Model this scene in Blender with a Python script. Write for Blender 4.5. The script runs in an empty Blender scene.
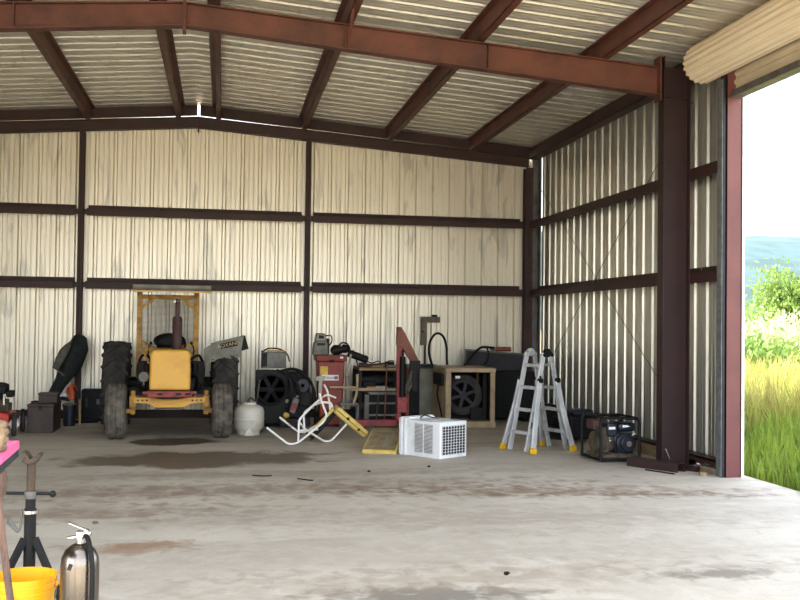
import bpy, math, random
from mathutils import Vector, Matrix, Euler, Quaternion
random.seed(7)
C = bpy.context.scene.collection
PI = math.pi
# ------------------------------------------------------------------ key measures (metres)
CAMH = 1.63
D = 17.46            # back wall
W = 5.634            # right wall
XR = -0.469          # ridge line
XL = XR - (W - XR)   # left wall
YF = 4.0             # open front end (the camera stands just outside, on the apron)
YN = 11.09           # near frame
EAVE_S = 0.079
def zp(x): return 5.17 - EAVE_S * abs(x - XR)        # underside of purlins
def zroof(x): return zp(x) + 0.205

# ------------------------------------------------------------------ mesh builder
class MB:
    def __init__(s): s.v = []; s.f = []
    def add(s, vs, fs):
        o = len(s.v); s.v += [tuple(p) for p in vs]; s.f += [tuple(i + o for i in f) for f in fs]; return s
    def box(s, x0, x1, y0, y1, z0, z1):
        if x0 > x1: x0, x1 = x1, x0
        if y0 > y1: y0, y1 = y1, y0
        if z0 > z1: z0, z1 = z1, z0
        return s.add([(x0,y0,z0),(x1,y0,z0),(x1,y1,z0),(x0,y1,z0),(x0,y0,z1),(x1,y0,z1),(x1,y1,z1),(x0,y1,z1)],
                     [(3,2,1,0),(4,5,6,7),(0,1,5,4),(1,2,6,5),(2,3,7,6),(3,0,4,7)])
    def obox(s, c, size, rot=(0,0,0)):
        R = Euler([math.radians(a) for a in rot]).to_matrix(); c = Vector(c); h = [k/2 for k in size]
        vs = [c + R @ Vector((a*h[0], b*h[1], d*h[2])) for d in (-1,1) for a, b in ((-1,-1),(1,-1),(1,1),(-1,1))]
        return s.add(vs, [(3,2,1,0),(4,5,6,7),(0,1,5,4),(1,2,6,5),(2,3,7,6),(3,0,4,7)])
    def bar(s, a, b, w, h, up=(0,0,1)):
        a = Vector(a); b = Vector(b); t = (b-a).normalized(); u = Vector(up)
        if abs(t.dot(u)) > .98: u = Vector((0,1,0))
        x = t.cross(u).normalized(); y = x.cross(t).normalized()
        vs = [p + x*i*w/2 + y*j*h/2 for p in (a,b) for i, j in ((-1,-1),(1,-1),(1,1),(-1,1))]
        return s.add(vs, [(3,2,1,0),(4,5,6,7),(0,1,5,4),(1,2,6,5),(2,3,7,6),(3,0,4,7)])
    def tube(s, pts, r, n=10, closed=False, sm=0):
        pts = [Vector(p) for p in pts]
        if sm: pts = smooth(pts, sm, closed)
        m = len(pts); rs = r if isinstance(r, (list, tuple)) else [r]*m
        if len(rs) != m: rs = [rs[0] + (rs[-1]-rs[0])*i/(m-1) for i in range(m)]
        T = []
        for i in range(m):
            a = pts[i-1] if (i > 0 or closed) else pts[i]; b = pts[(i+1) % m] if (i < m-1 or closed) else pts[i]
            T.append((b-a).normalized())
        ref = Vector((0,0,1)) if abs(T[0].z) < .9 else Vector((1,0,0))
        u = (ref - T[0]*ref.dot(T[0])).normalized(); vs = []
        for i in range(m):
            u = (u - T[i]*u.dot(T[i])).normalized(); w = T[i].cross(u)
            for k in range(n):
                a = 2*PI*k/n; vs.append(pts[i] + (u*math.cos(a) + w*math.sin(a))*rs[i])
        fs = []
        for i in range(m if closed else m-1):
            j = (i+1) % m
            for k in range(n):
                l = (k+1) % n; fs.append((i*n+k, i*n+l, j*n+l, j*n+k))
        if not closed:
            fs.append(tuple(range(n))[::-1]); fs.append(tuple((m-1)*n+k for k in range(n)))
        return s.add(vs, fs)
    def lathe(s, prof, n=24, c=(0,0,0), axis='z', close=False):
        vs = []
        for r, z in prof:
            for k in range(n):
                a = 2*PI*k/n; x, y = r*math.cos(a), r*math.sin(a)
                p = {'z': (x,y,z), 'x': (z,x,y), 'y': (y,z,x)}[axis]
                vs.append((p[0]+c[0], p[1]+c[1], p[2]+c[2]))
        fs = []; m = len(prof)
        for i in range(m if close else m-1):
            j = (i+1) % m
            for k in range(n):
                l = (k+1) % n; fs.append((i*n+k, i*n+l, j*n+l, j*n+k))
        if not close:
            if prof[0][0] > 1e-5: fs.append(tuple(range(n))[::-1])
            if prof[-1][0] > 1e-5: fs.append(tuple((m-1)*n+k for k in range(n)))
        return s.add(vs, fs)
    def cyl(s, a, b, r, n=16, r2=None):
        return s.tube([a, b], [r, r if r2 is None else r2], n)
    def prism(s, poly, lo, hi, axis='y'):
        n = len(poly)
        def P(p, h): return {'y': (p[0],h,p[1]), 'x': (h,p[0],p[1]), 'z': (p[0],p[1],h)}[axis]
        vs = [P(p,lo) for p in poly] + [P(p,hi) for p in poly]
        fs = [tuple(range(n))[::-1], tuple(range(n,2*n))] + [(i,(i+1)%n,(i+1)%n+n,i+n) for i in range(n)]
        return s.add(vs, fs)
    def sheet(s, A, B, Cc, Dd, t=0.004):                     # thick quad
        A, B, Cc, Dd = map(Vector, (A,B,Cc,Dd)); nrm = (B-A).cross(Dd-A).normalized()*t
        return s.add([A,B,Cc,Dd,A+nrm,B+nrm,Cc+nrm,Dd+nrm], [(3,2,1,0),(4,5,6,7),(0,1,5,4),(1,2,6,5),(2,3,7,6),(3,0,4,7)])
    def blob(s, c, r, n=12, m=8, jit=0.0, seed=0):
        rnd = random.Random(seed); vs = []; fs = []
        rx, ry, rz = r if isinstance(r, (tuple, list)) else (r,r,r)
        for i in range(1, m):
            t = PI*i/m
            for k in range(n):
                a = 2*PI*k/n; q = 1 + rnd.uniform(-jit, jit)
                vs.append((c[0]+rx*q*math.sin(t)*math.cos(a), c[1]+ry*q*math.sin(t)*math.sin(a), c[2]+rz*q*math.cos(t)))
        vs += [(c[0],c[1],c[2]+rz), (c[0],c[1],c[2]-rz)]; top = len(vs)-2; bot = top+1
        for i in range(m-2):
            for k in range(n):
                l = (k+1) % n; fs.append((i*n+k, (i+1)*n+k, (i+1)*n+l, i*n+l))
        for k in range(n):
            l = (k+1) % n; fs.append((top, k, l)); fs.append((bot, (m-2)*n+l, (m-2)*n+k))
        return s.add(vs, fs)

def smooth(pts, k, closed=False):
    out = []; m = len(pts)
    for i in range(m if closed else m-1):
        p0 = pts[i-1] if (i or closed) else pts[i]; p1 = pts[i]; p2 = pts[(i+1)%m]
        p3 = pts[(i+2)%m] if (i+2 < m or closed) else p2
        for j in range(k):
            t = j/k
            out.append(.5*((2*p1) + (p2-p0)*t + (2*p0-5*p1+4*p2-p3)*t*t + (3*p1-p0-3*p2+p3)*t**3))
    if not closed: out.append(pts[-1])
    return out
def rounded(pts, r=.06, k=4):                                # corner-rounded polyline
    pts = [Vector(p) for p in pts]; out = [pts[0]]
    for a, b, c in zip(pts, pts[1:], pts[2:]):
        d1 = (a-b); d2 = (c-b); q = min(r, d1.length*.45, d2.length*.45)
        p = b + d1.normalized()*q; s = b + d2.normalized()*q
        for i in range(k+1):
            t = i/k; out.append(p*(1-t)**2 + b*2*t*(1-t) + s*t*t)
    return out + [pts[-1]]

def obj(name, mb, mat, parent=None, base=(0,0,0), bevel=0, sharp=38):
    me = bpy.data.meshes.new(name); bx, by, bz = base
    me.from_pydata([(x-bx, y-by, z-bz) for x, y, z in mb.v], [], mb.f); me.update()
    me.materials.append(mat)
    o = bpy.data.objects.new(name, me); C.objects.link(o)
    if bevel:
        m = o.modifiers.new('bevel', 'BEVEL'); m.width = bevel; m.segments = 2; m.limit_method = 'ANGLE'; m.angle_limit = math.radians(40)
    me.polygons.foreach_set('use_smooth', [True]*len(me.polygons)); me.set_sharp_from_angle(angle=math.radians(sharp))
    if parent: o.parent = parent
    else: o.location = base
    return o
def tag(o, label, cat=None, group=None, kind=None):
    if label: o['label'] = label
    if cat: o['category'] = cat
    if group: o['group'] = group
    if kind: o['kind'] = kind
    return o
def thing(name, label, cat, loc=(0,0,0), rotz=0, group=None):
    o = bpy.data.objects.new(name, None); C.objects.link(o); o.empty_display_size = .1
    o.location = loc; o.rotation_euler = (0,0,math.radians(rotz))
    return tag(o, label, cat, group)
def struct(name, mb, mat, label=None, parent=None, cat=None, bevel=0, group=None, sharp=38):
    o = obj(name, mb, mat, parent, bevel=bevel, sharp=sharp)
    if not parent: tag(o, label, cat, group, 'structure')
    return o
def dup(root, loc, rotz, label, group=None):
    r = root.copy(); C.objects.link(r); r.location = loc; r.rotation_euler = (0,0,math.radians(rotz)); r['label'] = label
    if group: r['group'] = group
    for ch in list(root.children):
        c = ch.copy(); C.objects.link(c); c.parent = r
        for g in ch.children:
            d = g.copy(); C.objects.link(d); d.parent = c
    return r

# ------------------------------------------------------------------ materials
def srgb(h):
    h = h.lstrip('#'); c = [int(h[i:i+2],16)/255 for i in (0,2,4)]
    return tuple((x/12.92 if x <= .04045 else ((x+.055)/1.055)**2.4) for x in c) + (1,)
def mat(name, c1, c2=None, scale=6, rough=.6, metal=0, bump=0, stretch=(1,1,1), lo=.4, hi=.68, rough2=None, detail=6, spec=.5, trans=0):
    m = bpy.data.materials.new(name); m.use_nodes = True; nt = m.node_tree; N = nt.nodes; L = nt.links
    b = N['Principled BSDF']; c1 = srgb(c1); c2 = srgb(c2) if c2 else tuple(x*.72 for x in c1[:3]) + (1,)
    b.inputs['Roughness'].default_value = rough; b.inputs['Metallic'].default_value = metal
    b.inputs['Specular IOR Level'].default_value = spec
    tc = N.new('ShaderNodeTexCoord'); mp = N.new('ShaderNodeMapping'); mp.inputs['Scale'].default_value = stretch
    n = N.new('ShaderNodeTexNoise'); n.inputs['Scale'].default_value = scale; n.inputs['Detail'].default_value = detail; n.inputs['Roughness'].default_value = .62
    r = N.new('ShaderNodeMapRange'); r.inputs['From Min'].default_value = lo; r.inputs['From Max'].default_value = hi
    mx = N.new('ShaderNodeMix'); mx.data_type = 'RGBA'; mx.inputs[6].default_value = c1; mx.inputs[7].default_value = c2
    L.new(tc.outputs['Object'], mp.inputs['Vector']); L.new(mp.outputs['Vector'], n.inputs['Vector'])
    L.new(n.outputs['Fac'], r.inputs['Value']); L.new(r.outputs['Result'], mx.inputs[0]); L.new(mx.outputs[2], b.inputs['Base Color'])
    if rough2 is not None:
        q = N.new('ShaderNodeMapRange'); q.inputs['To Min'].default_value = rough; q.inputs['To Max'].default_value = rough2
        L.new(r.outputs['Result'], q.inputs['Value']); L.new(q.outputs['Result'], b.inputs['Roughness'])
    if bump:
        bn = N.new('ShaderNodeBump'); bn.inputs['Strength'].default_value = bump; bn.inputs['Distance'].default_value = .01
        L.new(n.outputs['Fac'], bn.inputs['Height']); L.new(bn.outputs['Normal'], b.inputs['Normal'])
    if trans:
        tr = N.new('ShaderNodeBsdfTranslucent'); ms = N.new('ShaderNodeMixShader'); ms.inputs[0].default_value = trans
        L.new(mx.outputs[2], tr.inputs['Color']); L.new(b.outputs[0], ms.inputs[1]); L.new(tr.outputs[0], ms.inputs[2])
        L.new(ms.outputs[0], N['Material Output'].inputs['Surface'])
    return m

STEEL   = mat('primer_steel', '#64382b', '#47271d', 3, .55, 0, .05)
GIRT    = mat('primer_steel_girt', '#3b211d', '#2c1816', 3, .6, 0, .05)
JAMB    = mat('door_jamb_paint', '#6d3b39', '#5d302f', 2, .5)
WHITE   = mat('white_enamel', '#e6e8ea', '#c4c3bd', 4, .35, 0, 0, lo=.5, hi=.8)
WHITEP  = mat('white_tube_paint', '#e8e4dd', '#8a5a3e', 14, .4, 0, .05, lo=.6, hi=.72)
YEL     = mat('tractor_yellow', '#d9a441', '#b98330', 3, .5, 0, .03, lo=.5, hi=.85)
YELD    = mat('tractor_yellow_worn', '#b98a37', '#6d4c22', 9, .6, 0, .08, lo=.45, hi=.7)
REDD    = mat('dull_red', '#8e3a34', '#55231f', 10, .6, 0, .05)
HRED    = mat('hoist_red', '#962f2f', '#5d2320', 6, .5, 0, .03)
HBROWN  = mat('hoist_boom_rust', '#7c4630', '#5a2b20', 5, .6)
BINRED  = mat('bin_red', '#80291c', '#621f15', 3, .45)
TYRE    = mat('dusty_tyre', '#6f675b', '#3d3934', 9, .9, 0, .3, lo=.35, hi=.65)
TYREB   = mat('tyre_black', '#2e2c2a', '#4a453e', 7, .9, 0, .2)
BLACK   = mat('black_plastic', '#0d0e0f', '#171514', 8, .6, spec=.25)
DARK    = mat('oily_dark_metal', '#101112', '#1e1912', 10, .6, .1, .1, spec=.3)
DKGREY  = mat('dark_grey_metal', '#2a2a2f', '#1d1c21', 5, .55, .2)
GREY    = mat('grey_metal', '#6c6a66', '#4c4842', 6, .55, .2, .03)
LGREY   = mat('weathered_grey_sheet', '#8a867a', '#68655b', 5, .6, .1, .04)
CHROME  = mat('chrome', '#cfcac4', '#a79f95', 5, .22, 1)
STAIN   = mat('stainless_steel', '#857b70', '#62594f', 4, .24, 1, .02, (1,1,.4), rough2=.38)
ALU     = mat('aluminium', '#d6d8da', '#b4b6b8', 8, .42, .4, 0, (1,1,.3))
ALUD    = mat('aluminium_dull', '#bcbebf', '#8f9090', 8, .5, .4)
FOOTY   = mat('yellow_rubber', '#e3b114', '#b8860b', 8, .6)
BROWNM  = mat('brown_metal_box', '#43342f', '#30241f', 4, .6, .1, .05)
MUFF    = mat('muffler_rust', '#4a2f2c', '#33201d', 6, .7)
PROPANE = mat('cream_tank_paint', '#cbc6b8', '#a08f75', 4, .45, 0, .02, lo=.5, hi=.8)
TAN     = mat('tan_metal', '#b09a7b', '#8a7558', 4, .55, 0, .02)
TANW    = mat('tan_wood', '#a38a66', '#6b5439', 5, .75, 0, .1, (1,1,8))
LUMBER  = mat('lumber', '#9a8566', '#6e5a41', 6, .8, 0, .1, (6,1,6))
WOODBR  = mat('brown_wood', '#6b5041', '#3f2d25', 7, .7, 0, .1, (4,4,1))
YCUSH   = mat('yellow_vinyl', '#dcc069', '#a98c3c', 5, .5, 0, .03, lo=.5, hi=.8)
TANCL   = mat('tan_cloth', '#806b50', '#5f4d36', 25, .9, 0, .2)
BOTTOMC = mat('cushion_underside', '#8d7c5c', '#685a42', 8, .8)
CLOTHG  = mat('dark_green_canvas', '#1d2522', '#11171a', 14, .9, 0, .2)
CLOTHL  = mat('grey_cloth', '#5d5b52', '#3f3e39', 14, .9, 0, .2)
ORANGE  = mat('orange_plastic', '#cc4a17', '#6e2510', 20, .5)
RED     = mat('bright_red_paint', '#c3301d', '#8e2015', 6, .4)
PINK    = mat('pink_laminate', '#d4618f', '#c4557f', 3, .5)
BUCKET  = mat('yellow_bucket_plastic', '#f0ae0c', '#dd9606', 4, .4, 0, 0, lo=.5, hi=.8)
NAVY    = mat('navy_black_engine', '#141c28', '#0c1016', 8, .35)
DIRTY   = mat('dirt_caked_casting', '#574c3a', '#221d18', 9, .85, 0, .3)
BLUE    = mat('dark_blue_plastic', '#101a28', '#0b111b', 6, .5)
PLATE   = mat('white_label', '#e9e9ea', '#cfcfd2', 4, .5)
YLAB    = mat('yellow_label', '#d3b04a', '#b28d36', 12, .6)
TXTRED  = mat('red_letter_ink', '#8c2a2a', '#7a2222', 4, .6)
TXTGREY = mat('grey_letter_ink', '#6f6a6d', '#5d5a5d', 4, .6)
TXTTAN  = mat('tan_letter_paint', '#cdb083', '#a08355', 10, .6)
STANDM  = mat('worn_brown_tube', '#332a22', '#54402a', 12, .5, .3)
OLIVE   = mat('olive_metal', '#6c6355', '#544c41', 5, .6, .1)
CREAM   = mat('door_curtain_cream', '#e9d8b8', '#d8c6a5', 2, .5, 0, 0, lo=.5, hi=.9)
CREAMD  = mat('door_curtain_lower', '#c9bc9f', '#b4a78c', 2, .55)
GALV    = mat('galvanised_track', '#8d9193', '#6c7072', 12, .45, .6)
DIRTM   = mat('loose_dirt', '#7d6a53', '#564736', 9, .95, 0, .2)

def panel_mat(name, c1, c2, c3, metal, rough):
    m = mat(name, c1, c2, 1.1, rough, metal, 0, (1.6,1.6,.3), lo=.42, hi=.7, detail=5)
    nt = m.node_tree; N = nt.nodes; L = nt.links; b = N['Principled BSDF']
    mp = N['Mapping']; n2 = N.new('ShaderNodeTexNoise'); n2.inputs['Scale'].default_value = 2.1; n2.inputs['Detail'].default_value = 4; n2.inputs['Distortion'].default_value = 1.6
    L.new(mp.outputs['Vector'], n2.inputs['Vector'])
    r = N.new('ShaderNodeMapRange'); r.inputs['From Min'].default_value = .57; r.inputs['From Max'].default_value = .66; r.inputs['To Max'].default_value = .6
    L.new(n2.outputs['Fac'], r.inputs['Value'])
    mx = N.new('ShaderNodeMix'); mx.data_type = 'RGBA'; mx.inputs[7].default_value = srgb(c3)
    old = b.inputs['Base Color'].links[0].from_socket
    L.new(old, mx.inputs[6]); L.new(r.outputs['Result'], mx.inputs[0]); L.new(mx.outputs[2], b.inputs['Base Color'])
    return m
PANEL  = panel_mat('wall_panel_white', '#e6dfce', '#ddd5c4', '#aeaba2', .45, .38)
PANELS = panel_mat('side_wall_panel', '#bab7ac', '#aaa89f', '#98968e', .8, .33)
ROOFM  = panel_mat('roof_panel_galvalume', '#d0cabc', '#c4beb0', '#a5a198', .5, .40)

def concrete():
    m = bpy.data.materials.new('stained_concrete'); m.use_nodes = True; nt = m.node_tree; N = nt.nodes; L = nt.links
    b = N['Principled BSDF']; b.inputs['Specular IOR Level'].default_value = .3
    g = N.new('ShaderNodeNewGeometry')
    def noise(scale, det=6, dist=0, st=(1,1,1)):
        mp = N.new('ShaderNodeMapping'); mp.inputs['Scale'].default_value = st; L.new(g.outputs['Position'], mp.inputs['Vector'])
        n = N.new('ShaderNodeTexNoise'); n.inputs['Scale'].default_value = scale; n.inputs['Detail'].default_value = det; n.inputs['Distortion'].default_value = dist; n.inputs['Roughness'].default_value = .6
        L.new(mp.outputs['Vector'], n.inputs['Vector']); return n.outputs['Fac']
    def mr(v, a, bb, c=0, d=1):
        r = N.new('ShaderNodeMapRange'); r.inputs['From Min'].default_value = a; r.inputs['From Max'].default_value = bb; r.inputs['To Min'].default_value = c; r.inputs['To Max'].default_value = d
        L.new(v, r.inputs['Value']); return r.outputs['Result']
    def mth(op, a, bb):
        q = N.new('ShaderNodeMath'); q.operation = op
        for i, x in enumerate((a, bb)):
            if isinstance(x, (int, float)): q.inputs[i].default_value = x
            else: L.new(x, q.inputs[i])
        return q.outputs[0]
    def mix(fac, a, col):
        q = N.new('ShaderNodeMix'); q.data_type = 'RGBA'; L.new(fac, q.inputs[0])
        if isinstance(a, tuple): q.inputs[6].default_value = a
        else: L.new(a, q.inputs[6])
        q.inputs[7].default_value = col; return q.outputs[2]
    big = noise(.55, 5); mid = noise(2.2, 7, .4); fine = noise(28, 4); edge = noise(1.7, 6, .3)
    streak = noise(1.3, 7, .6, (.35,1.6,1))
    col = mix(mr(big, .38, .66), srgb('#c4bcab'), srgb('#b0a797'))
    col = mix(mr(mid, .5, .72, 0, .55), col, srgb('#d2cbbd'))
    col = mix(mr(streak, .5, .7, 0, .5), col, srgb('#97897a'))
    col = mix(mr(fine, .56, .75, 0, .35), col, srgb('#7f776c'))
    def stain(col, cx, cy, rx, ry, rot, color, amt=1, soft=.35, src=None, gain=1.0):
        mp = N.new('ShaderNodeMapping'); mp.vector_type = 'TEXTURE'
        mp.inputs['Location'].default_value = (cx,cy,0); mp.inputs['Rotation'].default_value = (0,0,math.radians(rot)); mp.inputs['Scale'].default_value = (rx,ry,1)
        L.new(g.outputs['Position'], mp.inputs['Vector'])
        ln = N.new('ShaderNodeVectorMath'); ln.operation = 'LENGTH'; L.new(mp.outputs['Vector'], ln.inputs[0])
        d = mth('ADD', ln.outputs['Value'], mth('MULTIPLY', mth('SUBTRACT', src or edge, .5), gain*2.2))
        return mix(mr(d, 1-soft, 1+soft*.3, amt, 0), col, color), mr(d, 1-soft, 1+soft*.3, amt, 0)
    patch = noise(5.5, 7, .5)
    for cx, cy, rx, ry, rot, c, a, so, gn in (
        (.2,9.9,3.2,.42,4,'#86705c',.7,.9,2.2), (3.0,9.55,2.0,.34,-4,'#7e654f',.75,.9,2.2), (-.6,7.45,.42,.22,8,'#8a6038',.8,.7,2.0),
        (2.2,8.3,2.6,.55,-6,'#97887a',.5,.9,2.0), (4.3,9.2,1.3,.14,-6,'#6e513c',.6,.9,2.0), (1.25,5.9,.7,.28,0,'#4b443c',.75,.6,1.2), (3.3,6.2,.5,.14,-4,'#5f584f',.7,.6,1.4),
        (1.0,7.0,3.2,.5,-3,'#a39888',.6,.9,1.6), (1.6,6.3,2.0,.35,2,'#8f7f6b',.55,.9,1.8), (-1.2,8.8,1.5,.35,3,'#86705b',.6,.9,2.0), (.5,10.9,3.4,.3,2,'#8b7d6e',.5,.9,1.8)):
        col, _ = stain(col, cx, cy, rx, ry, rot, srgb(c), a, so, patch, gn)
    col, w1 = stain(col, -.25, 12.2, 1.6, .72, 5, srgb('#5e5144'), .9, .2, edge, .8)
    col, w2 = stain(col, -.65, 14.0, .55, .5, 0, srgb('#463b31'), .9, .25, edge, .9)
    col, w3 = stain(col, -.6, 15.4, 1.6, 1.5, 0, srgb('#5a4e43'), .6, .6, edge, .6)
    L.new(col, b.inputs['Base Color'])
    L.new(mr(mth('MAXIMUM', w1, w2), 0, 1, .72, .5), b.inputs['Roughness'])
    bn = N.new('ShaderNodeBump'); bn.inputs['Strength'].default_value = .12; bn.inputs['Distance'].default_value = .01
    L.new(mth('ADD', mid, mth('MULTIPLY', fine, .3)), bn.inputs['Height']); L.new(bn.outputs['Normal'], b.inputs['Normal'])
    return m
CONC = concrete()

# ------------------------------------------------------------------ building shell
struct('floor', MB().box(XL-.1, W+.13, -7.0, D+.1, -.15, 0), CONC, 'stained grey concrete slab floor of the steel shed', cat='floor')

PITCH = .305
PROF = [(0,0),(.020,.044),(.054,.044),(.074,0),(.135,0),(.143,.006),(.152,.006),(.16,0),(.215,0),(.223,.006),(.232,.006),(.24,0)]
def corr(mb, u0, u1, zlo, zhi, put, off=0.0):
    us = []; k = math.floor((u0-off)/PITCH) - 1
    while off + k*PITCH < u1:
        for du, d in PROF:
            u = off + k*PITCH + du
            if u0 <= u <= u1: us.append((u, d))
        k += 1
    us = [(u0, us[0][1])] + us + [(u1, us[-1][1])]
    vs = []; fs = []
    for u, d in us:
        vs += [put(u, d, zlo(u) if callable(zlo) else zlo), put(u, d, zhi(u) if callable(zhi) else zhi)]
    for i in range(len(us)-1):
        fs.append((2*i, 2*i+2, 2*i+3, 2*i+1))
    mb.add(vs, fs); return mb
mb = MB(); corr(mb, XL, W-.03, .02, lambda x: zp(x)+.0, lambda u, d, z: (u, D+d, z), off=XR+.115)
struct('wall_back', mb, PANEL, 'ribbed white sheet steel back wall with grey smudges', cat='wall', sharp=4)
rw = lambda u, d, z: (W+d, u, z)
mb = MB(); corr(mb, 10.24, 17.19, .02, zroof(W)-.02, rw, off=10.30)
corr(mb, 5.8, 10.24, 4.75, zroof(W)-.02, rw); corr(mb, YF, 5.8, .02, zroof(W)-.02, rw)
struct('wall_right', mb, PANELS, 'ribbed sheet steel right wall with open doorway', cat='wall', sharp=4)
lw = lambda u, d, z: (XL-d, u, z)
mb = MB(); corr(mb, YF, D, .02, zroof(XL)-.02, lw)
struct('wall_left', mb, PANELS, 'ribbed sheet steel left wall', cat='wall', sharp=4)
mb = MB()
for a, b in ((XL-.12, XR), (XR, W+.14)):                       # two roof slopes, ribs running eave to ridge
    us = []; k = 0; y = YF
    while y < D:
        us += [(y+du, d) for du, d in PROF if y+du <= D+.03]; y += PITCH
    vs = []; fs = []
    for u, d in us: vs += [(a, u, zroof(a)+d), (b, u, zroof(b)+d)]
    for i in range(len(us)-1): fs.append((2*i, 2*i+1, 2*i+3, 2*i+2))
    mb.add(vs, fs)
struct('ceiling', mb, ROOFM, 'ribbed metal roof sheeting seen from below', cat='ceiling', sharp=4)
struct('trim_1', MB().box(XR-.2, XR+.2, YF, D-.2, zroof(XR)+.036, zroof(XR)+.045), ROOFM, 'ridge cap over the roof peak', cat='trim')
struct('trim_2', MB().box(W-.1, W+.06, D-.02, D+.06, 0, 5).box(W, W+.02, 17.27, D+.06, 0, 5).box(W+.045, W+.05, 17.15, 17.3, 0, 1.0), GREY, 'corner flashing at the back right corner', cat='trim')

# ---- steel frame members (all part of the building)
def ibeam(mb, pts_lo, pts_hi, y, fw, tf=.012, tw=.008):
    """beam in the XZ plane: bottom polyline, top polyline"""
    (xa, za), (xb, zb) = pts_lo; (xc, zc), (xd, zd) = pts_hi
    mb.prism([(xa,za),(xb,zb),(xd,zd),(xc,zc)], y-tw/2, y+tw/2)
    mb.prism([(xa,za),(xb,zb),(xb,zb+tf),(xa,za+tf)], y-fw/2, y+fw/2)
    mb.prism([(xc,zc),(xd,zd),(xd,zd-tf),(xc,zc-tf)], y-fw/2, y+fw/2)
HX = 5.53
def frame_rafters(y, nm):
    for s in (1, -1):
        mb = MB(); x1 = XR + s*HX
        ibeam(mb, ((XR+s*.012, 4.864),(x1, 4.40)), ((XR+s*.012, 5.125),(x1, 4.735)), y, .15)
        mb.box(XR+s*.002, XR+s*.016, y-.085, y+.085, 4.80, 5.15)       # ridge splice plate
        mb.box(x1-s*.012, x1+s*.006, y-.09, y+.09, 4.33, 4.86)         # knee plate
        for t in (.03, .32, .62):
            xs = XR + s*HX*t
            if t > .05: mb.box(xs-.005, xs+.005, y-.07, y+.07, 4.864-.084*HX*t, 5.125-.0705*HX*t)
        struct('steel_rafter', mb, STEEL, ('%s sloping red primer rafter of the %s' % ('right' if s > 0 else 'left', nm)), cat='rafter')
frame_rafters(YN, 'frame crossing the ceiling'); frame_rafters(4.15, 'frame at the open front')
def frame_column(y, s, label, nm='steel_column'):
    xi = XR + s*(HX+.04); xo = XR + s*(5.909)
    mb = MB(); x0, x1 = sorted((xi, xo))
    mb.box(x0, x1, y-.004, y+.004, .012, 4.75)
    mb.box(xi, xi+s*.014, y-.08, y+.08, .012, 4.86); mb.box(xo-s*.012, xo, y-.08, y+.08, .012, 4.75)
    mb.box(x0, x1, y-.07, y+.07, 4.38, 4.392); mb.box(x0-.02, x1+.02, y-.1, y+.1, 0, .014)
    return struct(nm, mb, STEEL2, label, cat='column')
STEEL2 = mat('primer_steel_column', '#321b1b', '#271516', 3, .55, 0, .03)
frame_column(YN, 1, 'deep dark red steel column standing beside the side doorway')
frame_column(YN, -1, 'dark red steel column at the left wall'); frame_column(4.15, -1, 'dark red steel column at the left wall nearer the front')
frame_column(4.15, 1, 'dark red steel column at the right wall nearer the front')
# end wall: rafter, rake channel above it, columns, girts
for s in (1, -1):
    mb = MB(); x1 = XR + s*5.9
    ibeam(mb, ((XR+s*.004, 4.965),(x1, 4.965-.0743*5.9)), ((XR+s*.004, 5.155),(x1, 5.155-.0755*5.9)), D-.1, .12)
    mb.box(XR, XR+s*.012, D-.17, D-.03, 4.9, 5.16)
    struct('end_rafter', mb, GIRT, '%s sloping dark red rafter along the top of the back wall' % ('right' if s > 0 else 'left'), cat='rafter')
    mb = MB(); a = XR + s*.02; b = XR + s*6.05
    mb.prism([(a, zp(a)+.027),(b, zp(b)+.027),(b, zroof(b)),(a, zroof(a))], D-.04, D+.02)
    struct('rake_channel', mb, GIRT, '%s dark red channel closing the gap under the roof edge' % ('right' if s > 0 else 'left'), cat='trim')
for x, lab in ((XR-1.9, 'dark red wall column left of the yellow tractor'), (XR+1.9, 'dark red wall column behind the red bin'), (5.42, 'dark red wall column in the back right corner'), (-5.6, 'dark red wall column near the left corner')):
    mb = MB(); h = zp(x)-.2; w = .042 if abs(x) < 5 else .07
    mb.box(x-w, x+w, D-.2, D-.19, 0, h).box(x-.005, x+.005, D-.2, D-.02, 0, h).box(x-w, x+w, D-.03, D-.02, 0, h)
    struct('wall_column', mb, GIRT, lab, cat='column')
G1, G2 = 3.459, 2.234
def girt(a, b, z, axis, lab):
    mb = MB()
    if axis == 'x':
        for lo, hi, q, r in ((z+.055, z+.063, D-.2, D), (z-.055, z+.063, D-.2, D-.19), (z-.063, z-.055, D-.2, D-.165), (z-.063, z-.015, D-.172, D-.165), (z+.055, z+.13, D-.012, D-.002)):
            mb.box(a, b, q, r, lo, hi)
        for e in (a, b): mb.box(e-.05, e+.05, D-.14, D-.13, z-.04, z+.05)
    else:
        for lo, hi, q, r in ((z+.055, z+.063, W-.19, W), (z-.055, z+.063, W-.19, W-.18), (z-.063, z-.055, W-.19, W-.155), (z+.055, z+.13, W-.012, W-.002)):
            mb.box(q, r, a, b, lo, hi)
    return struct('wall_girt', mb, GIRT, lab, cat='girt')
for z, t in ((G1, 'upper'), (G2, 'lower')):
    girt(XL+.9, XR-1.9-.10, z, 'x', t+' dark girt on the back wall left of the tractor')
    girt(XR-1.9+.10, XR+1.9-.10, z, 'x', t+' dark girt on the back wall behind the tractor')
    girt(XR+1.9+.10, 5.30, z, 'x', t+' dark girt on the back wall above the clutter')
    girt(YN+.02, D-.2, z, 'y', t+' dark girt on the right wall above the ladder')
    girt(10.28, YN-.02, z, 'y', t+' short dark girt between column and doorway')
mb = MB().box(W-.02, W, 11.2, D, 0, .05).box(W-.1, W, 11.2, D, 0, .012).box(W-.19, W-.02, 10.3, D, .14, .16).box(W-.19, W-.178, 10.3, D, .1, .16)
struct('baseboard_right', mb, GIRT, 'dark base channel along the right wall', cat='baseboard')
mb = MB().box(XL, W-.2, D-.06, D-.01, 0, .14); struct('baseboard_back', mb, GIRT, 'dark base channel along the back wall', cat='baseboard')
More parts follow.
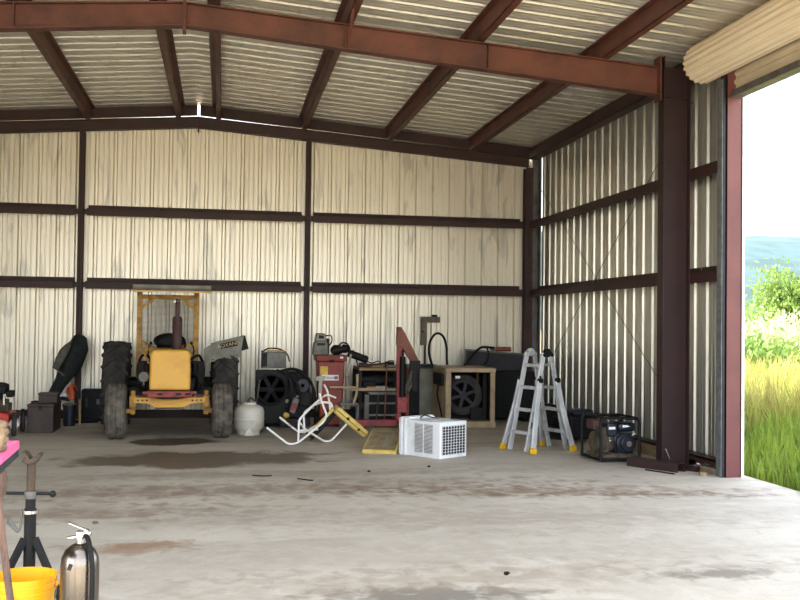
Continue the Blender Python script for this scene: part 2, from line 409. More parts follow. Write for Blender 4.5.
# roof purlins
def purlin(x, lab):
    s = 1 if x > XR else -1; mb = MB(); z = zp(x)
    for y0, y1 in ((YF+.1, D-.05),):
        mb.box(x-.004, x+.004, y0, y1, z, z+.2)
        mb.box(x-.004, x+s*.085, y0, y1, z, z+.008); mb.box(x+s*.078, x+s*.085, y0, y1, z, z+.025)
        mb.box(x+.004, x-s*.07, y0, y1, z+.192, z+.2)
    struct('roof_purlin', mb, STEEL, lab, cat='purlin')
for i, dx in enumerate((.3, 1.78, 3.3, 4.8)):
    n = ('nearest the ridge', 'second from the ridge', 'third from the ridge', 'fourth from the ridge')[i]
    purlin(XR+dx, 'brown roof purlin %s on the right slope' % n); purlin(XR-dx, 'brown roof purlin %s on the left slope' % n)
for s, t in ((1,'right'), (-1,'left')):
    x = XR + s*6.0; z = zp(x)-.02; mb = MB()
    mb.box(x-.09, x+.09, YF, D-.05, z, z+.01).box(x-s*.09, x-s*.08, YF, D-.05, z, z+.19).box(x-.09, x+.09, YF, D-.05, z+.18, z+.19)
    struct('eave_strut', mb, GIRT, 'dark eave strut along the top of the %s wall' % t, cat='strut')
# flange braces on the rafter
for x, lab in ((-2.42,'slanting flange brace on the rafter left of the ridge'), (1.33,'slanting flange brace on the rafter right of the ridge')):
    struct('flange_brace', MB().bar((x, YN-.5, zp(x)+.02), (x, YN-.06, 4.875-.084*abs(x-XR)), .03, .03), STEEL, lab, cat='brace')
# rod bracing on the right wall
for a, b, lab in (((W-.07,17.1,4.12),(W-.07,11.3,.45),'thin steel brace rod sloping down towards the doorway'), ((W-.05,11.25,4.4),(W-.05,17.1,.7),'thin steel brace rod sloping down towards the back corner')):
    struct('brace_rod', MB().tube([a, b], .0055, 6), GREY, lab, cat='brace')

# ---- roll-up door in the right wall
YJ = 10.18
d1 = bpy.data.objects.new('door_1', None); C.objects.link(d1); d1['kind'] = 'structure'; tag(d1, 'cream ribbed roll-up door coiled above the side opening', 'door')
mb = MB(); n = 200; CX, CZ, R0 = 5.37, 4.672, .218; ya, yb = 10.62, 5.5
ring = []
for k in range(n):
    a = 2*PI*k/n; r = R0 + .011*max(-.7, min(1, 1.5*math.cos(20*a))); ring.append((CX + r*math.cos(a), CZ + r*math.sin(a)))
mb.prism(ring, yb, ya, 'y')
struct('coil', mb, CREAM, parent=d1)
mb = MB(); zz = 4.66; poly = []
prof = [(0,0),(.02,.02),(.05,.02),(.07,0),(.1,0)]
z = 4.66; pts = []
while z > 4.30:
    for dz, dx in prof: pts.append((5.545+dx, z-dz))
    z -= .1
poly = pts + [(x+.006, zz_) for x, zz_ in pts[::-1]]
mb.prism(poly, 5.75, 10.27, 'y'); struct('curtain', mb, CREAMD, parent=d1)
struct('bottom_bar', MB().box(5.51, 5.60, 5.75, 10.25, 4.205, 4.28).box(5.48, 5.62, 5.75, 10.25, 4.19, 4.21), GREY, parent=d1, bevel=.004)
struct('axle_bracket', MB().box(5.3, 5.63, 10.70, 10.712, 4.56, 4.78).cyl((CX,10.6,CZ),(CX,10.74,CZ),.03).box(5.46,5.58,10.24,10.30,4.33,4.5), DARK, parent=d1)
struct('guide_track', MB().box(5.415, 5.455, YJ+.01, YJ+.03, 0, 4.42).box(5.415,5.422,YJ-.01,YJ+.06,0,4.42), DKGREY, parent=d1)
struct('jamb_angle', MB().box(5.405, 5.414, YJ-.0, YJ+.11, 0, 4.4), GALV, parent=d1)
mb = MB().box(5.455, W+.01, YJ, YJ+.012, 0, 4.6).box(5.455, 5.467, YJ, YJ+.09, 0, 4.6).box(W-.002, W+.01, YJ, YJ+.09, 0, 4.6)
mb.box(5.455, W+.01, 5.78, 5.8, 0, 4.6).box(5.455,W,5.78,YJ,4.66,4.75)
struct('jamb', mb, JAMB, parent=d1)
struct('jamb_trim', MB().box(W+.01, W+.04, YJ-.01, YJ+.09, 0, 4.6), WHITE, parent=d1)

# ------------------------------------------------------------------ tyres and wheels
def tyre(R, w, rim, lugs=0, lug_h=.03, seg=48, axis='x', ribbed=False):
    mb = MB(); h = w/2
    prof = [(rim, -h*.72), (rim+.03, -h*.86), ((R+rim)/2, -h), (R-.06, -h*.95), (R-.015, -h*.78)]
    if ribbed: prof += [(R, -h*.6),(R-.008,-h*.5),(R-.008,-h*.42),(R,-h*.38),(R,-h*.12),(R-.01,-h*.08),(R-.01,h*.08),(R,h*.12),(R,h*.38),(R-.008,h*.42),(R-.008,h*.5),(R,h*.6)]
    else: prof += [(R, -h*.45), (R+.004, 0), (R, h*.45)]
    prof += [(R-.015, h*.78), (R-.06, h*.95), ((R+rim)/2, h), (rim+.03, h*.86), (rim, h*.72)]
    mb.lathe(prof, seg, axis='x', close=True)
    for i in range(lugs):
        for s in (1, -1):
            a0 = 2*PI*(i + (.5 if s > 0 else 0))/lugs; P = []
            for t, da in ((.02, 0.0), (.5, .10), (.98, .26)):
                rr = R - .012 - .05*max(0, t-.55)
                a = a0 + da
                P.append(Vector((s*h*t, rr*math.cos(a), rr*math.sin(a))))
            for p, q in zip(P, P[1:]):
                mid = (p+q)/2; rad = Vector((0, mid.y, mid.z)).normalized()
                mb.bar(p + rad*lug_h/2, q + rad*lug_h/2, .045, lug_h+.02, up=rad)
    return mb
def rim_mb(r, w, depth=.05, holes=6, hub=.07):
    mb = MB(); h = w/2*.74
    mb.lathe([(r+.012,-h),(r-.01,-h),(r-.03,-h*.6),(r-.03,h*.6),(r-.01,h),(r+.012,h)], 32, axis='x')
    mb.lathe([(r-.03,-depth-.01),(r*.6,-depth*.2-.01),(hub,-.02),(hub,-.07),(0.001,-.07)], 32, axis='x')
    mb.lathe([(r-.03,depth),(r*.6,depth*.2),(hub,.02),(hub,.07),(0.001,.07)], 32, axis='x')
    for k in range(holes):
        a = 2*PI*k/holes
        for s in (1,-1): mb.cyl((s*.03, hub*1.6*math.cos(a), hub*1.6*math.sin(a)), (s*.05, hub*1.6*math.cos(a), hub*1.6*math.sin(a)), .012, 6)
    return mb
def shift(mb, d, rz=0):
    c, s = math.cos(math.radians(rz)), math.sin(math.radians(rz))
    mb.v = [(x*c-y*s+d[0], x*s+y*c+d[1], z+d[2]) for x, y, z in mb.v]; return mb
def text_mesh(body, size, mat, parent, loc, rot, name='lettering', shear=0, extr=.0008):
    cu = bpy.data.curves.new(name, 'FONT'); cu.body = body; cu.size = size; cu.extrude = extr; cu.shear = shear
    cu.align_x = 'CENTER'; cu.align_y = 'CENTER'
    t = bpy.data.objects.new(name+'_tmp', cu); C.objects.link(t)
    dg = bpy.context.evaluated_depsgraph_get(); me = bpy.data.meshes.new_from_object(t.evaluated_get(dg))
    bpy.data.objects.remove(t); bpy.data.curves.remove(cu)
    me.materials.clear(); me.materials.append(mat); me.name = name
    o = bpy.data.objects.new(name, me); C.objects.link(o); o.parent = parent; o.location = loc
    o.rotation_euler = [math.radians(a) for a in rot]; return o

# ------------------------------------------------------------------ tractor (local: x right, y away, z up)
T = thing('tractor', 'worn yellow tractor with tall exhaust stack parked facing out by the back wall', 'tractor', (-.715, 14.36, 0), 2.5)
for s in (1, -1):
    t = obj('front_wheel', shift(tyre(.385, .285, .2, ribbed=True), (s*.72, 0, .385)), TYRE, T)
    obj('wheel_rim', shift(rim_mb(.2, .24), (s*.72, 0, .385)), YELD, t)
    t = obj('rear_wheel', shift(tyre(.64, .40, .33, lugs=18, lug_h=.035), (s*.84, 2.08, .645)), TYREB, T)
    obj('wheel_rim', shift(rim_mb(.33, .38, .08), (s*.84, 2.08, .645)), YELD, t)
    mb = MB().cyl((s*.5,0,.34),(s*.5,0,.67),.034).cyl((s*.5,0,.385),(s*.63,0,.385),.035).box(s*.5-.045,s*.5+.045,-.05,.05,.44,.6).box(s*.5-.03,s*.5+.03,-.05,.12,.34,.38)
    obj('steering_knuckle', mb, YELD, T, bevel=.006)
mb = MB().prism([(-.49,.50),(-.3,.49),(-.2,.435),(.2,.435),(.3,.49),(.49,.50),(.49,.575),(.25,.575),(.1,.555),(-.1,.555),(-.25,.575),(-.49,.575)], -.07, .05)
mb.prism([(-.26,.545),(.26,.545),(.0,.48)], -.105, -.07)
ax = obj('front_axle', mb, YEL, T, bevel=.006)
for s in (1,-1):
    for k in range(3): obj('adjusting_hole', MB().cyl((s*(.31+.06*k), -.073, .537), (s*(.31+.06*k), -.068, .537), .014, 10), BLACK, ax)
hood = []
for cx, cz, a0 in ((.195,1.175,0),(-.195,1.175,90)):
    for k in range(7):
        a = math.radians(a0+15*k); hood.append((cx+.075*math.cos(a), cz+.075*math.sin(a)))
hood += [(-.275,.70),(.275,.70)]
obj('nose_cowl', MB().prism(hood, -.42, -.12), YEL, T, bevel=.03)
mb = MB().prism([(x*.97, z-.005) for x, z in hood], -.12, .95)
obj('engine_hood', mb, YELD, T, bevel=.02)
mb = MB().box(-.30,.30,-.46,-.1,.605,.69).box(-.36,.36,-.44,-.40,.645,.685)
obj('front_weight', mb, REDD, T, bevel=.008)
for x in (-.13, .12, .24): obj('weight_slot', MB().box(x-.035, x+.035, -.463, -.458, .635, .665), BLACK, T)
mb = MB().box(-.2,.2,-.05,1.9,.42,.95).box(-.3,.3,.3,.8,.6,.95).box(-.36,-.2,.5,.75,.72,.9).box(.2,.34,.45,.9,.55,.8).box(-.28,.28,1.0,2.0,.5,1.0)
mb.cyl((.27,.2,.72),(.27,.6,.72),.07).cyl((-.28,.15,.8),(-.28,.45,.8),.06).tube([(-.22,.1,.95),(-.34,.2,.8),(-.33,.5,.6),(-.25,.8,.55)], .02, 8, sm=4).tube([(.22,.1,.95),(.36,.3,.85),(.38,.7,.7),(.3,1.0,.6)], .025, 8, sm=4)
obj('engine_block', mb, DARK, T, bevel=.01)
for s in (1,-1):
    mb = MB().box(s*.24,s*.5,1.35,1.75,.6,1.02).box(s*.3,s*.62,1.5,1.7,.5,.62).tube([(s*.28,1.2,1.05),(s*.42,1.3,1.12),(s*.5,1.5,.9),(s*.45,1.3,.6)], .022, 8, sm=4).cyl((s*.36,1.3,.7),(s*.36,1.3,1.0),.05,12)
    obj('step_frame', mb, DARK, T, bevel=.01)
    obj('control_rod', MB().tube([(s*.3,1.25,.95),(s*.34,1.2,1.2),(s*.30,1.18,1.3)], .010, 6, sm=3).blob((s*.30,1.18,1.31),.022), BLACK, T)
obj('rear_axle', MB().cyl((-.7,2.08,.645),(.7,2.08,.645),.11).blob((0,2.08,.645),(.26,.26,.25)), DARK, T)
obj('headlamp', MB().cyl((-.36,-.02,.86),(-.36,.1,.86),.07, 16, .05).box(-.37,-.35,0,.3,.74,.82), LGREY, T)
obj('side_lever', MB().tube([(-.29,-.1,1.05),(-.36,-.16,1.22),(-.31,-.2,1.25)], .014, 8, sm=3).blob((-.31,-.2,1.25), .022), YELD, T)
mb = MB().lathe([(.03,1.22),(.068,1.25),(.068,1.68),(.05,1.71),(.03,1.715)], 20, (.085,.22,0))
mf = obj('exhaust_muffler', mb, MUFF, T)
obj('exhaust_pipe', MB().lathe([(.03,1.70),(.03,1.93),(.024,1.93),(.024,1.71)], 16, (.085,.22,0)), MUFF, mf)
obj('rain_cap', MB().lathe([(.001,1.972),(.025,1.965),(.034,1.94),(.03,1.935)], 16, (.085,.22,0)).bar((.06,.22,1.94),(.03,.22,1.91),.01,.01), CHROME, mf)
obj('seat', MB().blob((-.03,1.72,1.33),(.25,.09,.13),16,10).blob((-.03,1.5,1.18),(.25,.25,.07),16,8), BLACK, T)
mb = MB(); st = [(math.cos(2*PI*k/28)*.21, math.sin(2*PI*k/28)*.15+1.02, 1.30+math.sin(2*PI*k/28)*.13) for k in range(28)]
mb.tube(st, .014, 8, closed=True).cyl((0,1.02,1.30),(0,.85,1.0),.02).bar((-.2,1.02,1.30),(.2,1.02,1.30),.02,.012)
obj('steering_wheel', mb, BLACK, T)
mb = MB()
for s in (1,-1):
    mb.box(s*.44-.04-.06, s*.44+.04-.06, 1.8, 1.9, .75, 2.10)
    mb.bar((s*.41-.06,1.85,1.85),(s*.22-.06,1.85,2.01),.05,.05,(0,1,0)).bar((s*.41-.06,1.85,1.32),(s*.2-.06,1.85,1.19),.06,.07,(0,1,0))
mb.box(-.50,.38,1.8,1.9,1.985,2.06).box(-.50,.38,1.8,1.86,1.13,1.19)
obj('roll_frame', mb, YELD, T, bevel=.006)
mb = MB()
for k in range(46): x = -.47 + .82*k/45; mb.box(x-.0026,x+.0026,1.929,1.931,1.15,1.99)
for k in range(46): z = 1.15 + .84*k/45; mb.box(-.47,.35,1.931,1.933,z-.0026,z+.0026)
obj('mesh_guard', mb, DKGREY, T)
mb = MB().box(-.585,.585,1.25,2.1,2.11,2.15).box(-.585,.585,1.25,1.275,2.10,2.195).box(-.585,-.56,1.25,2.1,2.10,2.18).box(.56,.585,1.25,2.1,2.10,2.18)
cn = obj('canopy', mb, LGREY, T)
obj('canopy_lip', MB().box(-.59,.59,1.24,1.27,2.085,2.108), YEL, cn)
# bent grey fender standing over the right rear wheel, with nameplate
A, B, Cc, Dd = (.555,1.62,1.0), (.985,1.66,1.075), (1.19,1.70,1.425), (.65,1.66,1.315)
fn = obj('fender_sheet', MB().prism([(.545,1.0),(1.06,1.085),(1.12,1.425),(.665,1.325)], 1.60, 1.615).prism([(.68,1.31),(1.12,1.415),(1.12,1.425),(.68,1.32)], 1.6, 1.95).prism([(.5,1.22),(.68,1.32),(.565,1.01),(.5,1.02)],1.61,1.63), LGREY, T)
tag(fn, 'grey bent fender sheet with nameplate')
obj('fender_end', MB().prism([(1.115,1.43),(1.14,1.43),(1.20,1.22),(1.09,1.19)], 1.617, 1.95), BLACK, fn)
for x, z in ((.64,1.045),(1.02,1.12)): obj('fender_bolt', MB().cyl((x,1.594,z),(x,1.602,z),.012,8), BLACK, fn)
ang = math.degrees(math.atan2(.105,.49))
obj('nameplate', MB().obox((.885,1.594,1.285),(.275,.01,.085),(0,-ang,0)), BLACK, fn)
text_mesh('BOXAND', .082, TXTTAN, fn, (.885,1.588,1.285), (90,-ang,0), 'nameplate_lettering')

# ------------------------------------------------------------------ things left of the tractor
t = thing('tool_chest', 'large brown steel box on the floor left of the tractor', 'box', (-2.58,15.5,0))
b = (-2.58,15.5,0)
def part(name, mb, m, parent, base, **k):
    bx, by, bz = base; mb.v = [(x-bx,y-by,z-bz) for x,y,z in mb.v]; return obj(name, mb, m, parent, **k)
part('body', MB().box(-2.76,-2.40,15.15,15.85,0,.375), BROWNM, t, b, bevel=.008)
part('lid', MB().box(-2.765,-2.395,15.14,15.86,.38,.415), BROWNM, t, b, bevel=.006)
part('latch', MB().box(-2.60,-2.56,15.13,15.142,.33,.4), DARK, t, b)
b = (-2.52,15.5,.415); t = thing('small_box', 'small brown steel box sitting on the large brown box', 'box', b)
part('body', MB().box(-2.655,-2.385,15.4,15.65,.415,.525), BROWNM, t, b, bevel=.006)
part('lid', MB().box(-2.66,-2.38,15.39,15.66,.528,.56), BROWNM, t, b, bevel=.004)
o = obj('pry_tool', MB().tube([(-2.74,15.4,.427),(-2.70,15.42,.44),(-2.67,15.5,.43)], .012, 6).blob((-2.745,15.4,.432),.015), DARK, base=(-2.7,15.4,.415)); tag(o, 'small dark tool lying on the brown box lid', 'tool')
b = (-2.62,16.4,0); t = thing('canvas_bag', 'long dark green canvas bag leaning against the wall column', 'bag', b)
part('bag_body', MB().tube([(-2.78,16.35,.02),(-2.70,16.6,.32),(-2.56,16.75,.62),(-2.40,16.9,.95),(-2.32,17.0,1.2),(-2.30,17.05,1.36),(-2.28,17.06,1.40)], [.07,.085,.10,.17,.165,.11,.05], 14), CLOTHG, t, b)
part('side_flap', MB().tube([(-2.62,16.62,.86),(-2.55,16.66,1.02),(-2.48,16.72,1.16),(-2.42,16.76,1.25)], [.05,.075,.06,.03], 10), CLOTHL, t, b)
part('shoulder_strap', MB().tube([(-2.47,16.72,.72),(-2.60,16.6,.9),(-2.55,16.66,1.15),(-2.40,16.8,1.3)], .018, 6, sm=4), CLOTHL, t, b)
b = (-2.35,16.3,.36); t = thing('chainsaw', 'orange chainsaw with pale handle piled on a dark tub', 'power tool', b)
part('housing', MB().blob((-2.30,16.25,.53),(.085,.11,.11),12,8,.08,3).box(-2.34,-2.25,16.15,16.35,.40,.52), ORANGE, t, b, bevel=.01)
part('front_handle', MB().tube([(-2.26,16.1,.60),(-2.21,16.1,.5),(-2.23,16.12,.40)], .014, 8, sm=4), DARK, t, b)
part('rear_grip', MB().obox((-2.43,16.12,.475),(.14,.06,.035),(0,-12,0)), PLATE, t, b, bevel=.01)
part('guide_bar', MB().obox((-2.42,16.2,.42),(.2,.012,.06),(0,10,0)), DARK, t, b)
b = (-2.32,16.15,0); t = thing('plastic_tub', 'dark blue plastic tub on the floor behind the brown box', 'tub', b)
part('tub_body', MB().lathe([(.085,0),(.1,.30),(.108,.30),(.108,.33),(.098,.33),(.09,.05),(.001,.05)],20,(-2.32,16.15,0)), BLUE, t, b)
part('tub_lid', MB().lathe([(.001,.345),(.11,.345),(.112,.325),(.1,.325)],20,(-2.32,16.15,0)), OLIVE, t, b)
o = obj('wooden_stake', MB().bar((-2.17,16.22,0),(-2.19,16.3,.40),.035,.02), TANW, base=(-2.17,16.22,0)); tag(o, 'short pale wooden stake standing beside the black case', 'stick')
b = (-2.06,16.9,0); t = thing('tool_case', 'black plastic case standing against the wall left of the tractor', 'case', b)
part('case_shell', MB().box(-2.24,-1.88,16.85,17.1,.02,.52), BLACK, t, b, bevel=.015)
part('case_handle', MB().tube([(-2.15,16.85,.38),(-2.15,16.82,.36),(-2.15,16.82,.25),(-2.15,16.85,.23)], .018, 8), GREY, t, b)
for x in (-2.18,-1.94): part('case_foot', MB().box(x-.04,x+.04,16.86,17.08,0,.022), DARK, t, b)
part('latch', MB().box(-2.0,-1.95,16.838,16.852,.28,.36), GREY, t, b)
o = obj('scrap_pipe', MB().cyl((-2.3,16.5,.03),(-1.95,16.62,.03),.028,10), DARK, base=(-2.1,16.55,0)); tag(o, 'dark pipe offcut lying on the floor before the black case', 'pipe')
# red mower at the left edge
b = (-3.1,14.95,0); t = thing('lawn_mower', 'red engine-driven mower with black wheel at the left edge', 'mower', b)
part('deck', MB().prism([(-3.55,.12),(-2.93,.12),(-2.93,.30),(-3.02,.335),(-3.55,.335)], 14.75, 15.3), RED, t, b, bevel=.02)
for y, z in ((14.72,0),(15.34,0)):
    w_ = part('wheel', shift(tyre(.168,.07,.11,ribbed=True), (0,0,0), 90), TYREB, t, (0,0,0)); w_.location = (-2.86-b[0], y-b[1]+.02, .168); w_.rotation_euler = (0,0,math.radians(-78))
    h_ = part('wheel_hub', shift(rim_mb(.11,.075,.02,5,.03), (0,0,0), 90), PLATE, w_, (0,0,0))
part('engine', MB().box(-3.3,-2.96,14.85,15.1,.335,.45).cyl((-3.1,15,.335),(-3.1,15,.5),.12), DIRTY, t, b, bevel=.01)
part('fuel_tank', MB().box(-3.3,-2.99,14.8,15.05,.585,.7).blob((-3.12,14.92,.70),(.16,.12,.05)).cyl((-3.1,14.95,.45),(-3.1,14.95,.6),.04).box(-2.98,-2.88,14.74,14.9,.545,.64), BLACK, t, b, bevel=.02)
part('handle_bar', MB().tube([(-3.4,15.2,.3),(-3.5,15.6,.7),(-3.6,15.9,.95)], .015, 8), DKGREY, t, b)
part('air_pipe', MB().cyl((-3.0,14.74,.44),(-3.0,14.74,.56),.02), CHROME, t, b)

# ------------------------------------------------------------------ propane tank and engine
b = (.40,14.83,0); t = thing('propane_tank', 'squat cream gas tank on the floor right of the tractor', 'tank', b)
part('tank_shell', MB().lathe([(.12,.05),(.19,.07),(.222,.12),(.222,.205),(.226,.21),(.226,.235),(.222,.24),(.222,.34),(.20,.395),(.14,.43),(.001,.44)], 36, b), PROPANE, t, b)
part('foot_ring', MB().lathe([(.16,0),(.165,0),(.17,.075),(.16,.075)], 32, b), PROPANE, t, b)
part('valve_collar', MB().lathe([(.10,.42),(.105,.42),(.105,.468),(.098,.468)], 24, b), PROPANE, t, b)
part('valve', MB().cyl((.40,14.83,.43),(.40,14.83,.475),.025).cyl((.40,14.83,.455),(.34,14.80,.455),.014), DARK, t, b)
part('front_bracket', MB().prism([(.33,.0),(.47,.0),(.45,.06),(.42,.10),(.38,.10),(.35,.06)], 14.60, 14.66), PROPANE, t, b, bevel=.008)
o = obj('gas_hose', MB().tube([(.36,14.80,.44),(.42,15.0,.52),(.52,15.3,.45),(.56,15.5,.62),(.58,15.6,.75)], .012, 6, sm=5), GREY, base=(.42,15,.43)); tag(o, 'thin grey hose curling up from the cream gas tank', 'hose')

b = (1.0,16.0,0); t = thing('engine_assembly', 'bulky oily black engine with fan shroud beside the gas tank', 'engine', b)
part('radiator_shroud', MB().box(.52,1.02,15.7,15.85,.06,.90).lathe([(.25,15.70),(.25,15.64),(.22,15.63),(.21,15.70)], 32, (.76,0,.60), axis='y'), DARK, t, b, bevel=.01)
mb = MB()
for k in range(6):
    a = 2*PI*k/6; mb.obox((.76+.11*math.cos(a), 15.675, .60+.11*math.sin(a)), (.2,.012,.07), (25,-math.degrees(a),0))
mb.cyl((.76,15.66,.60),(.76,15.69,.60),.05)
part('fan', mb, BLACK, t, b)
part('engine_block', MB().box(.95,1.38,15.85,16.55,.12,.72).box(1.0,1.3,15.95,16.5,.72,.86).cyl((1.3,15.8,.45),(1.3,16.0,.45),.13).cyl((1.12,15.78,.72),(1.12,15.9,.72),.08).cyl((1.02,15.78,.40),(1.02,15.9,.40),.09).box(.6,1.4,15.9,16.5,.0,.12), DARK, t, b, bevel=.015)
mb = MB()
for p in ([(.9,15.75,.88),(1.1,15.7,.92),(1.3,15.75,.82),(1.45,15.8,.55),(1.47,15.8,.25)], [(1.0,15.7,.86),(1.15,15.62,.7),(1.2,15.62,.45),(1.1,15.65,.25)], [(1.15,15.72,.9),(1.38,15.7,.72),(1.42,15.7,.4),(1.3,15.7,.15)], [(.85,15.72,.9),(1.02,15.64,.8),(1.08,15.6,.55),(1.0,15.62,.3)]):
    mb.tube(p, .022, 8, sm=6)
part('radiator_hose', mb, BLACK, t, b)
part('drive_pulley', MB().lathe([(.1,15.66),(.1,15.70),(.03,15.70),(.03,15.66)], 24, (1.25,0,.66), axis='y'), DKGREY, t, b)
part('oil_cap', MB().cyl((1.01,15.63,.42),(1.01,15.66,.42),.028), LGREY, t, b)
part('oil_pan', MB().box(.9,1.35,15.46,16.2,.05,.16), DARK, t, b)
b = (1.13,15.55,.0)
t = thing('oil_jug', 'grey bottle with red label tilted in front of the black engine', 'bottle', (1.10,15.52,.16))
bb_ = (1.10,15.52,.16)
part('bottle_body', MB().obox((1.11,15.52,.36),(.10,.07,.24),(0,18,0)), GREY, t, bb_, bevel=.015)
part('bottle_label', MB().obox((1.105,15.483,.345),(.085,.004,.12),(0,18,0)), REDD, t, bb_)
part('bottle_cap', MB().obox((1.155,15.52,.50),(.04,.04,.04),(0,18,0)), GREY, t, bb_, bevel=.004)
o = obj('rag', MB().blob((.99,15.585,.205),(.05,.03,.045),10,7,.15,5), YLAB, base=(.99,15.585,.16)); tag(o, 'crumpled yellow rag below the black engine', 'rag')
b = (.81,16.0,.91); t = thing('metal_case', 'grey metal case with dark handle on top of the black engine', 'case', b)
part('case_body', MB().box(.63,1.0,15.9,16.15,.925,1.175), GREY, t, b, bevel=.012)
part('case_top', MB().box(.70,.96,15.92,16.13,1.176,1.20), YELD, t, b)
part('case_side', MB().box(.615,.63,15.9,16.15,.925,1.2).box(.62,.7,15.885,15.9,.95,1.16), DARK, t, b)
part('handle', MB().tube([(.64,16,1.18),(.72,16,1.23),(.9,16,1.22),(1.02,16,1.14),(1.06,16,1.02)], .012, 8, sm=4), BLACK, t, b)

# ------------------------------------------------------------------ red bin with junk on top
b = (1.70,15.9,0); t = thing('wheeled_bin', 'tall tapered red bin with a yellow sticker and white label', 'bin', b)
def frus(z0, z1, a0, a1, e0, e1):
    mb = MB(); vs = []
    for z, a, e in ((z0,a0,e0),(z1,a1,e1)): vs += [(b[0]+sx*a, b[1]+sy*e, z) for sx, sy in ((-1,-1),(1,-1),(1,1),(-1,1))]
    return mb.add(vs, [(3,2,1,0),(4,5,6,7),(0,1,5,4),(1,2,6,5),(2,3,7,6),(3,0,4,7)])
part('bin_body', frus(.03,1.04,.165,.215,.16,.22), BINRED, t, b, bevel=.02)
part('bin_rim', frus(1.04,1.14,.24,.25,.24,.25), BINRED, t, b, bevel=.015)
for s in (1,-1):
    part('wheel', MB().cyl((1.7+s*.17,16.05,.1),(1.7+s*.22,16.05,.1),.1,20), BLACK, t, b)
part('rim_latch', MB().box(1.66,1.74,15.635,15.66,1.03,1.07), BLACK, t, b)
part('rim_sticker', MB().box(1.83,1.88,15.643,15.65,1.09,1.12), PLATE, t, b)
part('warning_sticker', MB().obox((1.585,15.686,.895),(.12,.004,.135),(3.4,0,0)), YLAB, t, b)
lb = part('brand_label', MB().obox((1.68,15.692,.785),(.27,.004,.088),(3.4,0,0)), PLATE, t, b)
text_mesh('Prime', .075, TXTRED, lb, (1.645-b[0],15.687-b[1],.785), (93.4,0,0), 'label_lettering', shear=.25)
part('label_mark', MB().obox((1.775,15.689,.783),(.06,.004,.05),(3.4,0,0)), TXTGREY, lb, b)
b = (1.53,15.85,1.14); t = thing('small_engine', 'dusty grey small engine perched on the red bin', 'engine', b)
part('engine_body', MB().prism([(1.41,1.14),(1.66,1.14),(1.645,1.33),(1.61,1.36),(1.46,1.36),(1.43,1.33)], 15.75, 15.98), GREY, t, b, bevel=.012)
part('engine_cover', MB().prism([(1.44,1.36),(1.63,1.36),(1.61,1.47),(1.58,1.485),(1.47,1.485)], 15.76, 15.96), LGREY, t, b, bevel=.015)
part('wire_loop', MB().tube([(1.62,15.85,1.44),(1.7,15.85,1.45),(1.72,15.85,1.36),(1.67,15.85,1.28)], .01, 6, sm=4), BLACK, t, b)
part('cooling_slot', MB().box(1.47,1.60,15.744,15.752,1.29,1.33).box(1.5,1.58,15.75,15.762,1.40,1.45).box(1.64,1.67,15.76,15.95,1.16,1.4), DARK, t, b)
b = (1.83,15.9,1.14); t = thing('scrap_motor', 'heap of black motor parts on the right of the bin rim', 'motor', b)
part('motor_body', MB().blob((1.80,15.85,1.22),(.11,.1,.08),12,8,.12,2).blob((1.93,15.85,1.24),(.07,.08,.07),12,8,.12,4).cyl((1.72,15.8,1.19),(1.9,15.78,1.24),.05), DARK, t, b)
part('cable_coil', MB().tube([(1.82,15.78,1.25),(1.86,15.76,1.33),(1.95,15.78,1.32),(2.0,15.8,1.24),(1.97,15.8,1.18)], .014, 8, sm=5), BLACK, t, b)
part('motor_cylinder', MB().cyl((1.98,15.85,1.17),(2.28,15.85,1.07),.06,16).cyl((2.27,15.85,1.075),(2.30,15.85,1.065),.045,12), BLACK, t, b)
o = obj('metal_strap', MB().bar((2.0,15.62,1.16),(1.93,15.66,.80),.035,.008,(0,1,0)).box(1.92,1.96,15.6,15.66,.78,.82), LGREY, base=(1.93,15.66,.8)); tag(o, 'narrow pale metal strip hanging right of the red bin', 'strip')
# tan tube frame chair next to the bin
b = (1.95,15.5,0); t = thing('tan_chair_frame', 'old tan tube chair frame standing right of the red bin', 'chair', b)
part('back_rail', MB().cyl((1.66,15.52,.645),(2.08,15.52,.645),.016,10), TAN, t, b)
part('back_post', MB().tube([(2.085,15.5,.85),(2.09,15.5,.72),(2.08,15.5,.55),(2.04,15.48,.42),(2.03,15.45,.36)], .022, 10, sm=4), TAN, t, b)
part('seat_frame', MB().tube([(1.82,15.42,.385),(2.10,15.42,.385),(2.10,15.62,.385),(1.82,15.62,.385)], .015, 8, closed=True), GREY, t, b)
for x, y in ((2.10,15.43),(1.84,15.43),(2.10,15.61),(1.84,15.61)):
    part('leg', MB().cyl((x,y,0),(x,y,.39),.013,8), GREY, t, b)

# ------------------------------------------------------------------ bench with junk
b = (2.5,16.4,0); t = thing('work_bench', 'cluttered steel work bench with tan board top behind the hoist', 'bench', b)
part('bench_top', MB().box(2.2,2.95,16.1,16.9,.88,.93), TANW, t, b, bevel=.005)
for x, y in ((2.22,16.13),(2.93,16.13),(2.22,16.87),(2.93,16.87)):
    part('leg', MB().box(x-.025,x+.025,y-.025,y+.025,0,.88), DARK, t, b)
part('back_panel', MB().box(2.2,2.95,16.85,16.87,.3,.88), BLACK, t, b)
part('middle_rail', MB().box(1.9,2.93,16.06,16.10,.555,.60), TAN, t, b)
rnd = random.Random(3)
for (x0,x1,h,m,lab,nm) in ((2.22,2.36,.07,BROWNM,'brown block at the left end of the bench top','block'),(2.40,2.62,.05,TANW,'pale board offcut lying flat on the bench top','board'),(2.66,2.8,.09,DARK,'dark lump of machinery on the bench top','machine part')):
    o = obj(nm.replace(' ','_'), MB().obox(((x0+x1)/2,16.3,.93+h/2),(x1-x0,.22,h),(0,0,rnd.uniform(-12,12))), m, base=((x0+x1)/2,16.3,.93), bevel=.012); tag(o, lab, nm)
